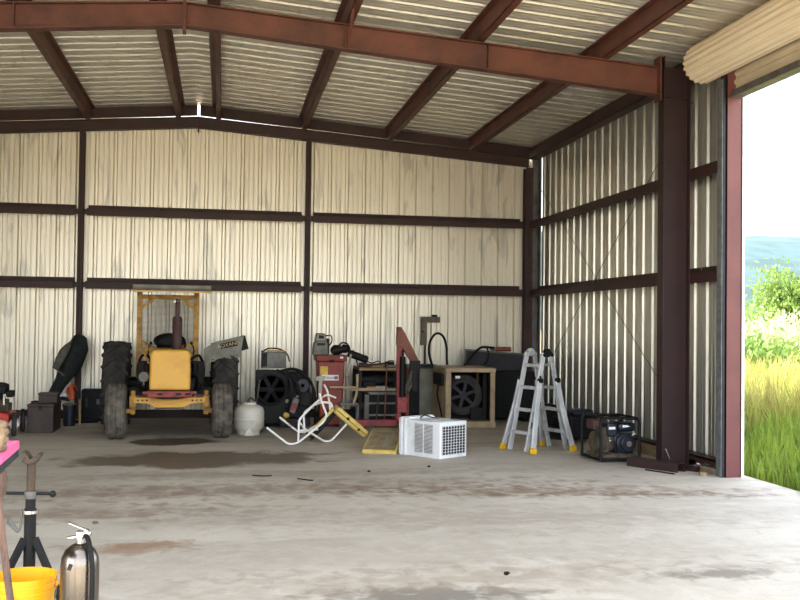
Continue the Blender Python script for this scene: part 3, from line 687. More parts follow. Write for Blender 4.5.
for (p, q, r_, m_, nm, lab) in (((2.3,16.12,.96),(2.62,16.14,1.0),.014,BROWNM,'iron_bar','brown iron bar lying across the front of the bench top'),((2.66,16.14,.95),(2.93,16.2,.97),.018,LGREY,'pipe_offcut','short grey pipe lying at the right end of the bench top'),((2.24,16.55,.945),(2.14,16.45,1.2),.012,DARK,'bent_lever','dark lever sticking up at the left end of the bench')):
    o = obj(nm, MB().cyl(p, q, r_, 8), m_, base=p); tag(o, lab, 'bar')
o = obj('angle_iron', MB().bar((2.32,16.05,.612),(2.5,16.09,.612),.03,.022), YELD, base=(2.4,16.07,.6)); tag(o, 'small yellowish piece of angle iron on the bench rail', 'bar')
o = obj('cardboard_box', MB().box(2.62,2.80,16.15,16.4,.605,.70), TANW, base=(2.7,16.3,.605)); bpy.data.objects.remove(o)
o = obj('cable', MB().tube([(2.25,16.2,1.02),(2.33,16.18,1.03),(2.42,16.2,1.0),(2.52,16.18,1.03),(2.6,16.2,.99),(2.72,16.18,1.04),(2.8,16.2,1.03)], .009, 6, sm=4), BLACK, base=(2.5,16.2,.98)); tag(o, 'thin black cable strewn across the bench junk', 'cable')
b = (2.55,16.15,0); t = thing('steel_shelf', 'low grey steel shelf unit with open front under the bench', 'shelf', b)
part('side_panel', MB().box(2.27,2.34,15.92,16.04,0,.54), GREY, t, b); part('side_panel', MB().box(2.82,2.86,15.92,16.04,0,.54), GREY, t, b)
part('top_panel', MB().box(2.27,2.86,15.92,16.04,.50,.545), GREY, t, b)
for z in (.36,.17): part('shelf_board', MB().box(2.34,2.82,15.92,16.04,z-.012,z+.012), LGREY, t, b)
part('back_panel', MB().box(2.27,2.86,16.035,16.045,0,.54), BLACK, t, b)
o = obj('paper_sheet', MB().obox((2.56,16.07,.618),(.18,.1,.012),(8,0,3)), PLATE, base=(2.56,16.07,.6)); tag(o, 'white flat sheet lying on the bench rail', 'sheet')
o = obj('hand_saw', MB().bar((2.60,15.9,.33),(2.61,15.9,.54),.02,.012,(0,1,0)), LGREY, base=(2.6,15.9,.33)); tag(o, 'thin pale rod hanging before the open shelf', 'rod')
o.name = 'hanging_rod'
o = obj('rusty_rod', MB().cyl((2.56,15.72,.0),(2.62,15.88,1.0),.011,8), HBROWN, base=(2.56,15.72,0)); tag(o, 'thin rusty rod leaning against the bench front', 'rod')
o = obj('leaning_bar', MB().cyl((2.42,15.7,.0),(2.48,15.86,.5),.012,8), MUFF, base=(2.5,15.7,0)); tag(o, 'brown bar leaning across the open shelf', 'bar')
o = obj('air_compressor', MB().cyl((2.25,16.4,.72),(2.8,16.4,.72),.10,18).box(2.3,2.5,16.3,16.5,.6,.68).cyl((2.55,16.28,.70),(2.55,16.3,.70),.04), DARK, base=(2.5,16.4,.6)); tag(o, 'dark cylinder lying in the shadow under the bench top', 'cylinder')

# ------------------------------------------------------------------ engine hoist
b = (2.74,15.3,0); t = thing('engine_hoist', 'red folding engine hoist with black ram and rusty boom', 'hoist', b)
part('mast', MB().box(2.675,2.745,15.26,15.34,.1,1.33), HRED, t, b, bevel=.006)
part('boom', MB().prism([(2.665,1.32),(2.672,1.60),(2.735,1.60),(2.80,1.50),(3.02,1.08),(2.90,1.06),(2.75,1.28)], 15.25, 15.35), HBROWN, t, b, bevel=.006)
part('boom_end', MB().box(2.89,3.04,15.24,15.36,.93,1.08).box(2.93,3.0,15.27,15.33,.6,.94), DARK, t, b)
part('hydraulic_ram', MB().cyl((2.755,15.2,.52),(2.755,15.2,1.14),.045,16).cyl((2.755,15.2,1.14),(2.755,15.2,1.25),.02,10), BLACK, t, b)
part('ram_bracket', MB().prism([(2.67,.28),(2.81,.28),(2.82,.46),(2.80,.52),(2.67,.52)], 15.15, 15.33).cyl((2.755,15.13,.49),(2.755,15.35,.49),.03), HRED, t, b, bevel=.006)
part('base_leg', MB().box(2.02,2.82,15.26,15.34,.06,.16), HRED, t, b, bevel=.005); part('base_leg', MB().box(2.70,2.80,15.0,15.9,.06,.16), HRED, t, b, bevel=.005)
part('brace', MB().bar((2.72,15.38,1.2),(2.79,15.6,.1),.03,.03), REDD, t, b)
for x, y in ((2.06,15.3),(2.75,15.85),(2.75,15.04)):
    part('caster', MB().cyl((x-.02,y,.04),(x+.02,y,.04),.04,14), BLACK, t, b)
b = (2.98,15.6,.3); t = thing('scrap_bracket', 'bent pale and tan scrap metal behind the red hoist mast', 'scrap', (2.95,15.6,0)); b=(2.95,15.6,0)
part('bent_plate', MB().tube([(2.86,15.6,.55),(2.93,15.6,.75),(2.98,15.6,.92),(2.9,15.6,.98)], .03, 8, sm=3).tube([(2.98,15.62,.92),(3.02,15.62,.8),(2.92,15.62,.58)], .025, 8, sm=3), LGREY, t, b)
part('upright', MB().box(2.9,2.94,15.63,15.67,0,.98), REDD, t, b)

# grey cabinet, bracket, white sheet, hose
b = (3.36,16.5,0); t = thing('grey_cabinet', 'low dark grey cabinet between the hoist and the tan cooler', 'cabinet', b)
part('cabinet_body', MB().box(3.07,3.62,16.75,17.15,0,.93), DKGREY, t, b, bevel=.008)
part('cabinet_door', MB().box(3.33,3.60,16.735,16.75,.05,.89), LGREY, t, b, bevel=.006); part('cabinet_door', MB().box(3.09,3.32,16.735,16.75,.05,.89), DARK, t, b, bevel=.006)
part('cabinet_top', MB().box(3.05,3.64,16.72,17.16,.93,.955), DARK, t, b)
o = obj('white_sheet', MB().sheet((3.56,17.26,.96),(3.84,17.26,.96),(3.80,17.42,1.66),(3.58,17.42,1.66),.008), WHITE, base=(3.7,17.26,.96)); 
bpy.data.objects.remove(o)
b = (3.6,17.3,1.28); t = thing('conduit_bracket', 'olive L-shaped metal box fixed high on the wall above grey cabinet', 'bracket', b)
part('upright_box', MB().box(3.47,3.565,17.3,17.44,1.28,1.73), OLIVE, t, b, bevel=.005)
part('top_arm', MB().box(3.47,3.80,17.29,17.44,1.68,1.785), OLIVE, t, b, bevel=.005)
part('cap', MB().box(3.66,3.75,17.31,17.4,1.785,1.82), DARK, t, b); part('rusty_conduit', MB().cyl((3.54,17.34,0),(3.54,17.34,1.3),.02,8), MUFF, t, b)
part('knockout', MB().cyl((3.49,17.292,1.52),(3.49,17.302,1.52),.018,10), DARK, t, b)
o = obj('black_hose', MB().tube([(3.36,15.9,.93),(3.36,15.9,1.0),(3.31,15.9,1.2),(3.335,15.9,1.38),(3.43,15.9,1.50),(3.54,15.9,1.46),(3.60,15.9,1.30),(3.61,15.9,1.1),(3.62,15.9,.99)], .02, 10, sm=5), BLACK, base=(3.36,15.9,.95)); tag(o, 'black hose arching up from the tan cooler top', 'hose')

# ------------------------------------------------------------------ evaporative cooler
b = (3.93,16.05,0); t = thing('evaporative_cooler', 'tan metal cooler cabinet with open front and wheel inside', 'cooler', b)
x0, x1, y0, y1 = 3.52, 4.335, 15.55, 16.58
for x, w_ in ((x0,.09),(x1-.075,.075)):
    part('front_post', MB().box(x,x+w_,y0,y0+.05,.05,.93), TAN, t, b, bevel=.004)
for x in (x0, x1-.06): part('rear_post', MB().box(x,x+.06,y1-.05,y1,.05,.93), TAN, t, b)
part('base_pan', MB().box(x0-.01,x1+.01,y0-.01,y1,.0,.10), TAN, t, b, bevel=.006)
part('top_panel', MB().box(x0-.01,x1+.01,y0-.01,y1+.01,.885,.955), TAN, t, b, bevel=.008)
sp = part('side_panel', MB().box(x0+.005,x0+.015,y0+.05,y1-.05,.1,.89), TAN, t, b)
part('right_panel', MB().box(x1-.015,x1-.005,y0+.05,y1-.05,.1,.89), DKGREY, t, b); part('rear_panel', MB().box(x0,x1,y1-.02,y1-.01,.1,.89), DARK, t, b)
part('junction_box', MB().box(x0-.05,x0+.006,y0+.12,y0+.75,.66,.86), BLACK, sp, b, bevel=.01)
part('power_cord', MB().tube([(x0-.03,y0+.45,.66),(x0-.04,y0+.4,.6),(x0-.03,y0+.5,.5),(x0-.03,y0+.3,.32),(x0-.02,y0+.1,.1),(x0-.05,y0-.1,.02)], .012, 6, sm=5), BLACK, sp, b)
bw = part('blower_wheel', shift(tyre(.335,.2,.22,seg=40),(0,0,0),90), TYREB, t, (0,0,0)); bw.location = (3.88-b[0], 15.95-b[1], .50)
mb = MB().lathe([(.06,-.09),(.06,.02),(.001,.02)], 20, axis='y')
for k in range(6):
    a = 2*PI*k/6+.3; mb.bar((.04*math.cos(a),-.08,.04*math.sin(a)),(.225*math.cos(a),-.08,.225*math.sin(a)),.05,.03,(0,1,0))
mb.lathe([(.225,-.1),(.225,.1),(.205,.1),(.205,-.1)], 32, axis='y', close=True)
part('spokes', mb, DKGREY, bw, (0,0,0))
part('rating_label', MB().box(3.71,3.79,15.70,15.704,.78,.82), PLATE, t, b)
part('water_pump', MB().box(4.0,4.2,15.8,16.0,.1,.3), DARK, t, b, bevel=.01)
part('motor_mount', MB().box(3.62,4.28,16.1,16.14,.1,.16).box(3.86,3.9,16.08,16.14,.1,.5).box(4.2,4.26,15.8,15.84,.1,.88), DARK, t, b)

# dark steel box behind with hose and roller
b = (4.7,17.0,0); t = thing('steel_tank', 'wide dark steel tank with grey top behind cooler and ladder', 'tank', b)
part('tank_body', MB().box(4.36,5.30,16.5,17.2,.06,.86), BLACK, t, b, bevel=.01)
part('tank_top', MB().prism([(4.16,.86),(5.24,.80),(5.24,1.14),(4.20,1.215)], 16.86, 17.05), LGREYD if False else DKGREY, t, b, bevel=.008)
part('rim_angle', MB().bar((4.15,16.85,1.215),(5.24,16.85,1.14),.03,.03), GREY, t, b)
part('skid', MB().box(4.4,4.5,16.5,17.2,0,.06), DARK, t, b); part('skid', MB().box(5.1,5.2,16.5,17.2,0,.06), DARK, t, b)
o = obj('roller', MB().cyl((4.70,16.72,1.215),(5.0,16.72,1.20),.04,16), HBROWN, base=(4.85,16.72,1.17)); 
bpy.data.objects.remove(o)
b = (4.85,16.9,1.17); t = thing('paint_roller', 'rusty brown ribbed roller lying on the dark tank', 'roller', b)
mb = MB()
prof = []
for k in range(13): prof += [(.036+.006*(k%2), 4.73+.27*k/12)]
part('roller_sleeve', MB().lathe(prof, 18, (0,16.95,1.228), axis='x'), HBROWN, t, b)
part('roller_cap', MB().blob((4.68,16.95,1.232),(.06,.05,.04)), LGREY, t, b)
o = obj('rubber_hose', MB().tube([(4.04,16.4,.96),(4.10,16.5,1.0),(4.25,16.6,1.16),(4.4,16.7,1.26),(4.58,16.8,1.26),(4.66,16.85,1.25)], .02, 8, sm=5).tube([(4.5,16.75,1.27),(4.55,16.75,1.15),(4.52,16.75,1.02),(4.44,16.7,.95)], .014, 8, sm=5), BLACK, base=(4.04,16.4,.96)); tag(o, 'black hose bending from the dark tank to the cooler top', 'hose')

# ------------------------------------------------------------------ patio chair lying on its back
b = (1.2,13.6,0); t = thing('patio_chair', 'white tube patio chair tipped over with yellow cushions', 'chair', b)
YA, YB = 13.4, 13.85
near = rounded([(.60,YA,.243),(.89,YA,.016),(1.01,YA,.03),(1.36,YA,.315),(1.40,YA,.40),(1.317,YA,.61),(1.296,YA,.70)], .09)
far = rounded([(.79,YB,.34),(1.03,YB,.15),(1.13,YB,.12),(1.30,YB,.22)], .08)
part('side_rail', MB().tube(near, .0145, 10), WHITEP, t, b)
part('side_rail', MB().tube(far, .0145, 10), WHITEP, t, b)
part('rocker_leg', MB().tube(rounded([(1.02,13.42,.33),(1.10,13.5,.22),(1.40,13.7,.018),(1.49,13.7,.018),(1.716,13.72,.26)], .09), .0145, 10), WHITEP, t, b)
part('back_tube', MB().tube(rounded([(1.02,YA,.045),(1.026,YA,.345),(1.25,13.55,.55),(1.42,13.7,.665),(1.56,13.8,.61)], .06), .0145, 10), WHITEP, t, b)
part('back_tube', MB().tube(rounded([(1.14,YB,.14),(1.12,YB,.40),(1.25,13.8,.5),(1.36,13.7,.56),(1.49,13.7,.545),(1.50,13.7,.48)], .06), .015, 10), WHITEP, t, b)
part('arm_tube', MB().tube(rounded([(1.40,13.85,.79),(1.45,13.85,.70),(1.49,13.85,.47),(1.49,13.85,.42)], .04), .0145, 10), WHITEP, t, b)
part('cross_tube', MB().tube([(1.026,YA,.20),(1.3,13.62,.19),(1.30,YB,.22)], .012, 8), WHITEP, t, b)
part('rusty_bracket', MB().bar((1.32,13.6,.60),(1.33,13.62,.92),.045,.012,(0,1,0)).obox((1.32,13.6,.885),(.12,.02,.06)), LGREY, t, b)
R_ = 40
mb = MB().obox((1.77,13.90,.28),(.56,.46,.115),(0,R_,0)); part('seat_cushion', mb, YCUSH, t, b, bevel=.035)
part('cushion_piping', MB().tube([(1.56,13.668,.455),(1.98,13.668,.10)], .01, 6), YELD, t, b)
part('cushion_button', MB().blob((1.72,13.66,.33),.022).blob((1.87,13.66,.18),.018), DARK, t, b)
mb = MB().obox((1.38,13.98,.235),(.50,.34,.10),(0,-46,0)); part('back_cushion', mb, BLACK, t, b, bevel=.015)
part('cushion_edge', MB().tube([(1.19,13.83,.09),(1.54,13.83,.45)], .026, 8), YCUSH, t, b)

# loose yellow-edged cushion board
t = thing('cushion_panel', 'loose yellow vinyl cushion panel leaning by the white air conditioner', 'cushion', (1.93,12.62,0), -22)
obj('vinyl_edge', MB().obox((.09,.16,.125),(.44,.62,.06),(22,0,0)), YCUSH, T if False else t, bevel=.015)
obj('backing_board', MB().obox((.09,.16,.157),(.40,.57,.012),(22,0,0)), BOTTOMC, t)
obj('metal_strip', MB().obox((.135,.13,.155),(.05,.42,.012),(22,0,0)), LGREY, t)

# ------------------------------------------------------------------ window air conditioner
t = thing('air_conditioner', 'white window air conditioner with dark grille lying on the floor', 'air conditioner', (2.63,11.9,0), 36)
# local: +x along grille face, +y away along louvred side ; front corner at origin
LX, LY, H = .50, .56, .445
obj('housing', MB().box(0,LX,0,LY,.0,H), WHITE, t, bevel=.008)
obj('front_flange', MB().box(-.02,LX+.03,LY,LY+.035,-.0,H+.015).box(-.035,LX+.03,LY+.05,LY+.085,.0,H+.03), WHITE, t, bevel=.006)
obj('front_panel', MB().box(-.01,LX+.02,LY+.085,LY+.14,.0,H+.02), WHITE, t, bevel=.02)
gr = obj('condenser_recess', MB().box(.035,LX-.03,-.004,.004,.04,H-.05), BLACK, t)
mb = MB()
for k in range(9):
    x = .04 + (LX-.075)*k/8; mb.box(x-.0025,x+.0025,-.010,-.004,.04,H-.05)
for k in range(11):
    z = .045 + (H-.10)*k/10; mb.box(.035,LX-.03,-.010,-.004,z-.0025,z+.0025)
obj('grille', mb, PLATE, gr)
lv = obj('louver_recess', MB().box(-.004,.004,.12,.42,.05,H-.04), GREY, t)
mb = MB()
for k in range(22):
    z = .056 + (H-.105)*k/21; mb.box(-.009,-.003,.12,.42,z-.0035,z+.0035)
mb.box(-.011,-.003,.262,.278,.05,H-.04)
obj('louvers', mb, PLATE, lv)
obj('top_bracket', MB().box(.03,LX-.02,LY-.02,LY+.03,H,H+.03).box(.1,.32,.05,.3,H,H+.006), WHITE, t, bevel=.003)
obj('drain_hose', MB().tube([(.2,LY-.05,H+.01),(.3,LY-.03,H+.04),(.38,LY-.08,H+.01),(.41,.25,H-.02)], .008, 6, sm=4), DARK, t)

# ------------------------------------------------------------------ multi-position ladder
AX = Vector((4.13,12.69,0)); U = Vector((.40,-.917,0)); V = Vector((.917,.40,0))
t = thing('folding_ladder', 'aluminium folding step ladder with yellow feet set up as an A', 'ladder', AX)
def lp(u, v, z): return tuple(U*u + V*v + Vector((0,0,z)))
def railbar(mb, a, b, w, h): mb.bar(a, b, w, h, up=tuple(V))
HT = 1.29
for s, nm in ((-1,'front'), (1,'rear')):
    for e in (-1, 1):
        mb = MB(); railbar(mb, lp(e*.165, s*.06, HT), lp(e*.165, s*.335, .045), .03, .065)
        mb.bar(lp(e*.165, s*.338, .06), lp(e*.165, s*.346, .012), .034, .07, up=tuple(V))
        r_ = obj('inner_rail', mb, ALU if s < 0 else ALUD, t, bevel=.004)
        mb = MB(); a = lp(e*.195, s*.15, .92); c = lp(e*.215, s*.21, .62); d = lp(e*.30, s*.345, .03)
        railbar(mb, a, c, .028, .075); railbar(mb, c, d, .028, .075)
        r_ = obj('outer_rail', mb, ALU, t, bevel=.004)
        mb = MB(); mb.bar(lp(e*.297, s*.34, .075), lp(e*.306, s*.352, .0), .045, .10, up=tuple(V)); obj('rubber_foot', mb, FOOTY, r_, bevel=.008)
        mb = MB(); mb.bar(lp(e*.19, s*.26, .28), lp(e*.275, s*.31, .13), .012, .02, up=tuple(V)); obj('corner_brace', mb, ALUD, t)
    for z in (1.12, .83, .54, .25):
        v = s*(.06 + (HT-z)/(HT-.045)*.275); hw = .165 if z > .6 else .165 + .03
        mb = MB(); mb.bar(lp(-hw, v, z), lp(hw, v, z), .06, .042)
        obj('rung', mb, ALU if s < 0 else ALUD, t, bevel=.006)
for e in (-1, 1):
    mb = MB(); c = Vector(lp(e*.165,0,HT+.0)); mb.cyl(c - U*.03, c + U*.03, .055, 18); mb.bar(lp(e*.165,-.08,HT-.04), lp(e*.165,0,HT+.02), .04, .09, up=tuple(U)); mb.bar(lp(e*.165,.08,HT-.04), lp(e*.165,0,HT+.02), .04, .09, up=tuple(U))
    h_ = obj('hinge', mb, ALUD if e < 0 else BLACK, t, bevel=.006)
    for s in (-1,1):
        c = Vector(lp(e*.2, s*.15, .93)); obj('lock_knob', MB().cyl(c - U*.02*e, c + U*.035*e, .032, 14), BLACK, t)
mb = MB()
for k in range(5):
    z = .35 + .15*k; v = (.06 + (HT-z)/(HT-.045)*.275); mb.obox(lp(.183, -v, z), (.02,.045,.08), (0,0,0))
obj('warning_label', mb, BLACK, t)

# ------------------------------------------------------------------ generator with roll cage
t = thing('generator', 'dirty portable generator in a black tube cage by the right wall', 'generator', (4.73,11.68,0), 6)
hx, hy, hz = .26, .25, .545
mb = MB()
for s in (-1,1):
    mb.tube(rounded([(-hx,s*hy,.03),(-hx,s*hy,hz),(hx,s*hy,hz-.02),(hx,s*hy,.03)], .07), .018, 10)
for x in (-hx, hx):
    mb.cyl((x*.8,-hy,hz-.005),(x*.8,hy,hz-.005),.014,8); mb.cyl((x,-hy,.04),(x,hy,.04),.016,8)
for s in (-1,1): mb.cyl((-hx,s*hy,.04),(hx,s*hy,.04),.016,8)
obj('roll_cage', mb, BLACK, t)
obj('engine_base', MB().box(-.22,.24,-.2,.2,.05,.10).blob((-.1,-.18,.07),(.12,.07,.05),10,6,.2,3).blob((.12,-.2,.06),(.13,.06,.04),10,6,.2,6), DIRTY, t)
obj('alternator', MB().cyl((-.23,0,.23),(.0,0,.23),.13,20).box(-.2,-.1,-.14,.0,.1,.42).blob((-.14,-.1,.22),(.08,.07,.12),10,8,.15,8), DIRTY, t)
en = obj('engine', MB().box(-.02,.24,-.15,.15,.1,.34).cyl((.11,-.2,.22),(.11,-.13,.22),.125,24).box(.0,.22,-.18,-.1,.1,.3), NAVY, t, bevel=.012)
ro = obj('recoil_cover', MB().cyl((.135,-.225,.22),(.135,-.19,.22),.10,24), NAVY, en, bevel=.01)
obj('badge', MB().cyl((.135,-.229,.22),(.135,-.224,.22),.034,18), TXTGREY, ro); obj('badge_centre', MB().obox((.135,-.231,.22),(.04,.004,.018)), TXTRED, ro)
ft = obj('fuel_tank', MB().box(.02,.25,-.18,.1,.36,.475), NAVY, t, bevel=.035)
obj('tank_stripe', MB().prism([(.07,.415),(.17,.425),(.14,.44),(.07,.445)], -.184,-.178), PLATE, ft); obj('fuel_cap', MB().cyl((.13,-.03,.47),(.13,-.03,.50),.03,14), BLACK, ft)
af = obj('air_filter', MB().box(-.13,.0,-.18,.06,.31,.47), NAVY, t, bevel=.015)
obj('filter_label', MB().box(-.115,-.03,-.184,-.179,.395,.425), PLATE, af)
obj('control_lever', MB().bar((-.12,-.19,.24),(-.11,-.19,.30),.012,.008).blob((-.10,-.19,.26),.013).bar((.19,-.19,.32),(.23,-.2,.345),.02,.012), CHROME, t)
obj('muffler', MB().box(-.24,-.14,-.02,.18,.38,.50), MUFF, t, bevel=.015)
obj('handle_post', MB().cyl((0,hy,.06),(0,hy,hz),.014,8).cyl((.05,-hy,hz-.01),(.05,hy,hz-.01),.014,8), BLACK, t)
b = (4.45,12.9,0)
t = thing('battery_charger', 'dark boxy machine on the floor between ladder and generator', 'machine', (5.0,13.5,0)); b=(5.0,13.5,0)
part('machine_body', MB().box(4.82,5.22,13.35,13.7,.06,.38), BLACK, t, b, bevel=.03)
part('machine_top', MB().box(4.87,5.17,13.38,13.65,.38,.47), BLUE, t, b, bevel=.03)
for x, y in ((4.84,13.38),(5.2,13.38)): part('foot', MB().cyl((x,y,0),(x,y,.08),.02,8), DARK, t, b)
b = (5.1,14.2,0); t = thing('hose_reel', 'coil of black hose lying on floor behind the ladder', 'hose', b)
mb = MB()
for k in range(5): mb.tube([(5.1+(.28-.01*k)*math.cos(2*PI*i/28), 14.2+(.28-.01*k)*math.sin(2*PI*i/28), .035+.055*k+.01*math.sin(i)) for i in range(28)], .032, 8, closed=True)
part('hose_coil', mb, BLACK, t, b)
part('hose_end', MB().tube([(5.38,14.2,.25),(5.25,13.95,.12),(4.95,13.82,.03),(4.7,13.9,.03)], .028, 8, sm=5), BLACK, t, b)
o = obj('plastic_sack', MB().blob((5.05,15.1,.2),(.3,.35,.22),14,8,.18,12), BLACK, base=(5.05,15.1,0)); tag(o, 'crumpled black sack by the wall far behind the ladder', 'sack')

# lumber and steel along the right wall
o = obj('lumber_board', MB().box(5.40,5.44,11.3,13.4,.0,.14), LUMBER, base=(5.42,12.3,0)); tag(o, 'long wooden board on edge along the right wall', 'board')
o = obj('wood_offcut', MB().obox((5.52,10.6,.03),(.10,.5,.05),(0,0,8)), LUMBER, base=(5.52,10.6,0)); tag(o, 'short wooden offcut on floor beside the doorway jamb', 'board')
o = obj('wood_block', MB().obox((5.32,10.42,.02),(.07,.22,.035),(0,0,-25)), LUMBER, base=(5.32,10.42,0)); tag(o, 'small flat wood scrap beside the doorway jamb', 'board')
mb = MB(); a = Vector((4.80,11.20,0)); c = Vector((5.15,10.60,0)); dr = (c-a).normalized(); sd = Vector((-dr.y,dr.x,0))
mb.bar(a+Vector((0,0,.097)), c+Vector((0,0,.097)), .15, .006); mb.bar(a+sd*.075+Vector((0,0,.05)), c+sd*.075+Vector((0,0,.05)), .006, .1); mb.bar(a-sd*.075+Vector((0,0,.05)), c-sd*.075+Vector((0,0,.05)), .006, .1)
o = obj('steel_channel', mb, STEEL2, base=tuple((a+c)/2)); tag(o, 'dark red steel channel lying at the foot of the column', 'steel channel')
o = obj('steel_offcut', MB().obox((5.27,10.80,.03),(.06,.42,.055),(0,0,25)), STEEL2, base=(5.32,10.78,0)); tag(o, 'short dark red steel offcut right of the column foot', 'steel channel')
o = obj('iron_rod', MB().cyl((4.80,10.80,.008),(4.99,10.45,.008),.008,6), DARK, base=(4.9,10.6,0)); tag(o, 'thin black rod on floor before the red channel', 'rod')
o = obj('pry_bar', MB().cyl((5.22,10.98,.02),(5.14,11.0,.22),.009,8), CHROME, base=(5.22,10.98,0)); tag(o, 'small shiny bar leaning on the column foot', 'bar')
for p, q, lab in (((.34,10.78),(.54,10.74),'straight bit of dark wire on the open floor'), ((.80,10.52),(.95,10.38),'bent bit of dark wire on the open floor')):
    o = obj('wire_scrap', MB().tube([(p[0],p[1],.006),((p[0]+q[0])/2+.02,(p[1]+q[1])/2-.04,.007),(q[0],q[1],.006)], .006, 6, sm=4), DARK, base=(p[0],p[1],0)); tag(o, lab, 'wire', 'wire scraps on the floor')
for i, (x, y, r, lab) in enumerate(((1.62,10.95,.018,'dark pebble left of the air conditioner on open floor'),(2.36,11.25,.022,'dark pebble in front of the air conditioner'),(1.86,6.35,.022,'dark pebble near the bottom of the picture'),(-.98,8.35,.025,'small brown clod on the floor behind the extinguisher'))):
    o = obj('pebble', MB().blob((x,y,r*.5),(r,r*.8,r*.5),8,6,.2,i), DARK if i < 3 else DIRTM, base=(x,y,0)); tag(o, lab, 'pebble', 'bits of grit on the floor')

# ------------------------------------------------------------------ foreground
b = (-.655,5.0,0); t = thing('fire_extinguisher', 'stainless steel fire extinguisher standing on floor beside the yellow bucket', 'fire extinguisher', b)
part('cylinder', MB().lathe([(.085,0),(.09,.015),(.09,.46),(.085,.50),(.068,.535),(.04,.557),(.022,.565),(.001,.567)], 40, b), STAIN, t, b)
part('neck', MB().cyl((-.655,5,.56),(-.655,5,.60),.02,16).lathe([(.028,.585),(.028,.60),(.02,.60)],16,b), CHROME, t, b)
hd = part('valve_head', MB().box(-.675,-.625,4.98,5.02,.592,.622).blob((-.628,5,.608),.025), CHROME, t, b, bevel=.004)
part('carry_handle', MB().bar((-.635,5,.60),(-.715,4.99,.592),.03,.014), CHROME, hd, b, bevel=.004)
part('squeeze_lever', MB().bar((-.622,5,.622),(-.71,4.985,.665),.03,.010), CHROME, hd, b, bevel=.003)
part('hose', MB().tube([(-.63,4.985,.605),(-.61,4.95,.58),(-.59,4.91,.50),(-.585,4.90,.40),(-.588,4.90,.2),(-.60,4.90,.06)], .012, 10, sm=6), BLACK, t, b)
part('scuff_mark', MB().obox((-.69,4.9165,.47),(.018,.004,.03),(0,20,-22)), DKGREY, t, b)

b = (-.945,5.2,0); t = thing('bucket', 'bright yellow plastic bucket standing beside the steel extinguisher', 'bucket', b)
part('bucket_body', MB().lathe([(.125,0),(.145,.30),(.152,.30),(.152,.312),(.146,.312),(.147,.335),(.156,.335),(.156,.347),(.149,.347),(.149,.362),(.156,.364),(.156,.375),(.146,.375),(.141,.30),(.12,.012),(.001,.012)], 48, b), BUCKET, t, b)
part('wire_handle', MB().tube([(-.945+.158*math.cos(a), 5.2+.158*math.sin(a), .33-.20*math.sin(PI*i/14)) for i in range(15) for a in (-.05-PI*.55*i/14,)], .003, 6), GREY, t, b)
part('handle_lug', MB().obox((-.788,5.19,.332),(.012,.03,.03)), BUCKET, t, b, bevel=.004)

b = (-1.02,5.75,0); t = thing('pipe_stand', 'tall black tripod pipe stand behind the yellow bucket', 'pipe stand', b)
X, Y = -1.02, 5.75
part('stand_head', MB().prism([(X-.028,.885),(X-.045,.86),(X-.02,.845),(X+.03,.85),(X+.06,.895),(X+.045,.905),(X+.0,.872),(X-.02,.905),(X-.04,.915)], Y-.05, Y+.05), STANDM, t, b, bevel=.004)
part('inner_tube', MB().cyl((X,Y,.5),(X,Y,.86),.023,18), STANDM, t, b)
part('height_nut', MB().cyl((X,Y,.672),(X,Y,.695),.036,18).cyl((X,Y,.655),(X,Y,.672),.03,18), GREY, t, b)
part('turning_bar', MB().cyl((X-.15,Y-.01,.688),(X+.105,Y-.01,.68),.009,10).blob((X+.118,Y-.01,.679),.019), DARK, t, b)
part('outer_sleeve', MB().cyl((X,Y,.2),(X,Y,.60),.032,18).cyl((X,Y,.60),(X,Y,.66),.027,18), BLACK, t, b)
part('collar', MB().cyl((X,Y,.575),(X,Y,.592),.045,18), CHROME, t, b)
part('locking_pin', MB().tube(rounded([(X-.04,Y-.02,.60),(X-.045,Y-.02,.50),(X-.06,Y-.02,.47),(X-.115,Y-.02,.53),(X-.11,Y-.02,.55),(X-.05,Y-.02,.48)], .02), .006, 8), GREY, t, b)
for k in range(3):
    a = math.radians(-25 + 120*k); d = Vector((math.cos(a), math.sin(a), 0)); c0 = Vector((X,Y,0))
    part('leg', MB().bar(c0+d*.03+Vector((0,0,.44)), c0+d*.26+Vector((0,0,.012)), .03, .035).bar(c0+d*.03+Vector((0,0,.14)), c0+d*.17+Vector((0,0,.14)), .02, .02), BLACK, t, b, bevel=.003)

b = (-1.1,4.6,0); t = thing('work_table', 'pink topped table with black edge at the left picture border', 'table', b)
tp = part('table_top', MB().prism([(-1.75,4.22),(-1.0,4.24),(-.885,4.32),(-.915,4.85),(-1.75,4.85)], 1.035, 1.075, 'z'), PINK, t, b, bevel=.004)
part('edge_band', MB().prism([(-1.75,4.222),(-1.0,4.242),(-.887,4.322),(-.917,4.848),(-1.75,4.848)], 1.0, 1.034, 'z'), DKGREY, t, b, bevel=.003)
part('corner_block', MB().prism([(-.98,1.0),(-.892,1.0),(-.884,.96),(-.888,.90),(-.905,.875),(-.98,.86)], 4.36, 4.46), WOODBR, t, b, bevel=.012)
for p, q in (((-.935,4.42,1.0),(-.79,4.42,.0)), ((-1.12,4.75,1.0),(-1.2,4.95,.0)), ((-1.65,4.35,1.0),(-1.75,4.3,.0)), ((-1.65,4.75,1.0),(-1.75,4.95,.0))):
    part('leg', MB().tube([p, q], [.016,.015], 12), WOODBR, t, b)
b = (-.95,4.45,1.075); t = thing('rope_bundle', 'tan rolled rope bundle lying on the pink table', 'rope', b)
mb = MB()
for k, (z, r) in enumerate(((1.093,.033),(1.125,.038),(1.157,.04),(1.185,.034))):
    mb.tube([(-.945+(r+.005)*math.cos(2*PI*i/18), 4.45+(r+.005)*math.sin(2*PI*i/18), z+.004*math.sin(3*i)) for i in range(18)], .0185, 8, closed=True)
part('coil', mb, TANCL, t, b)
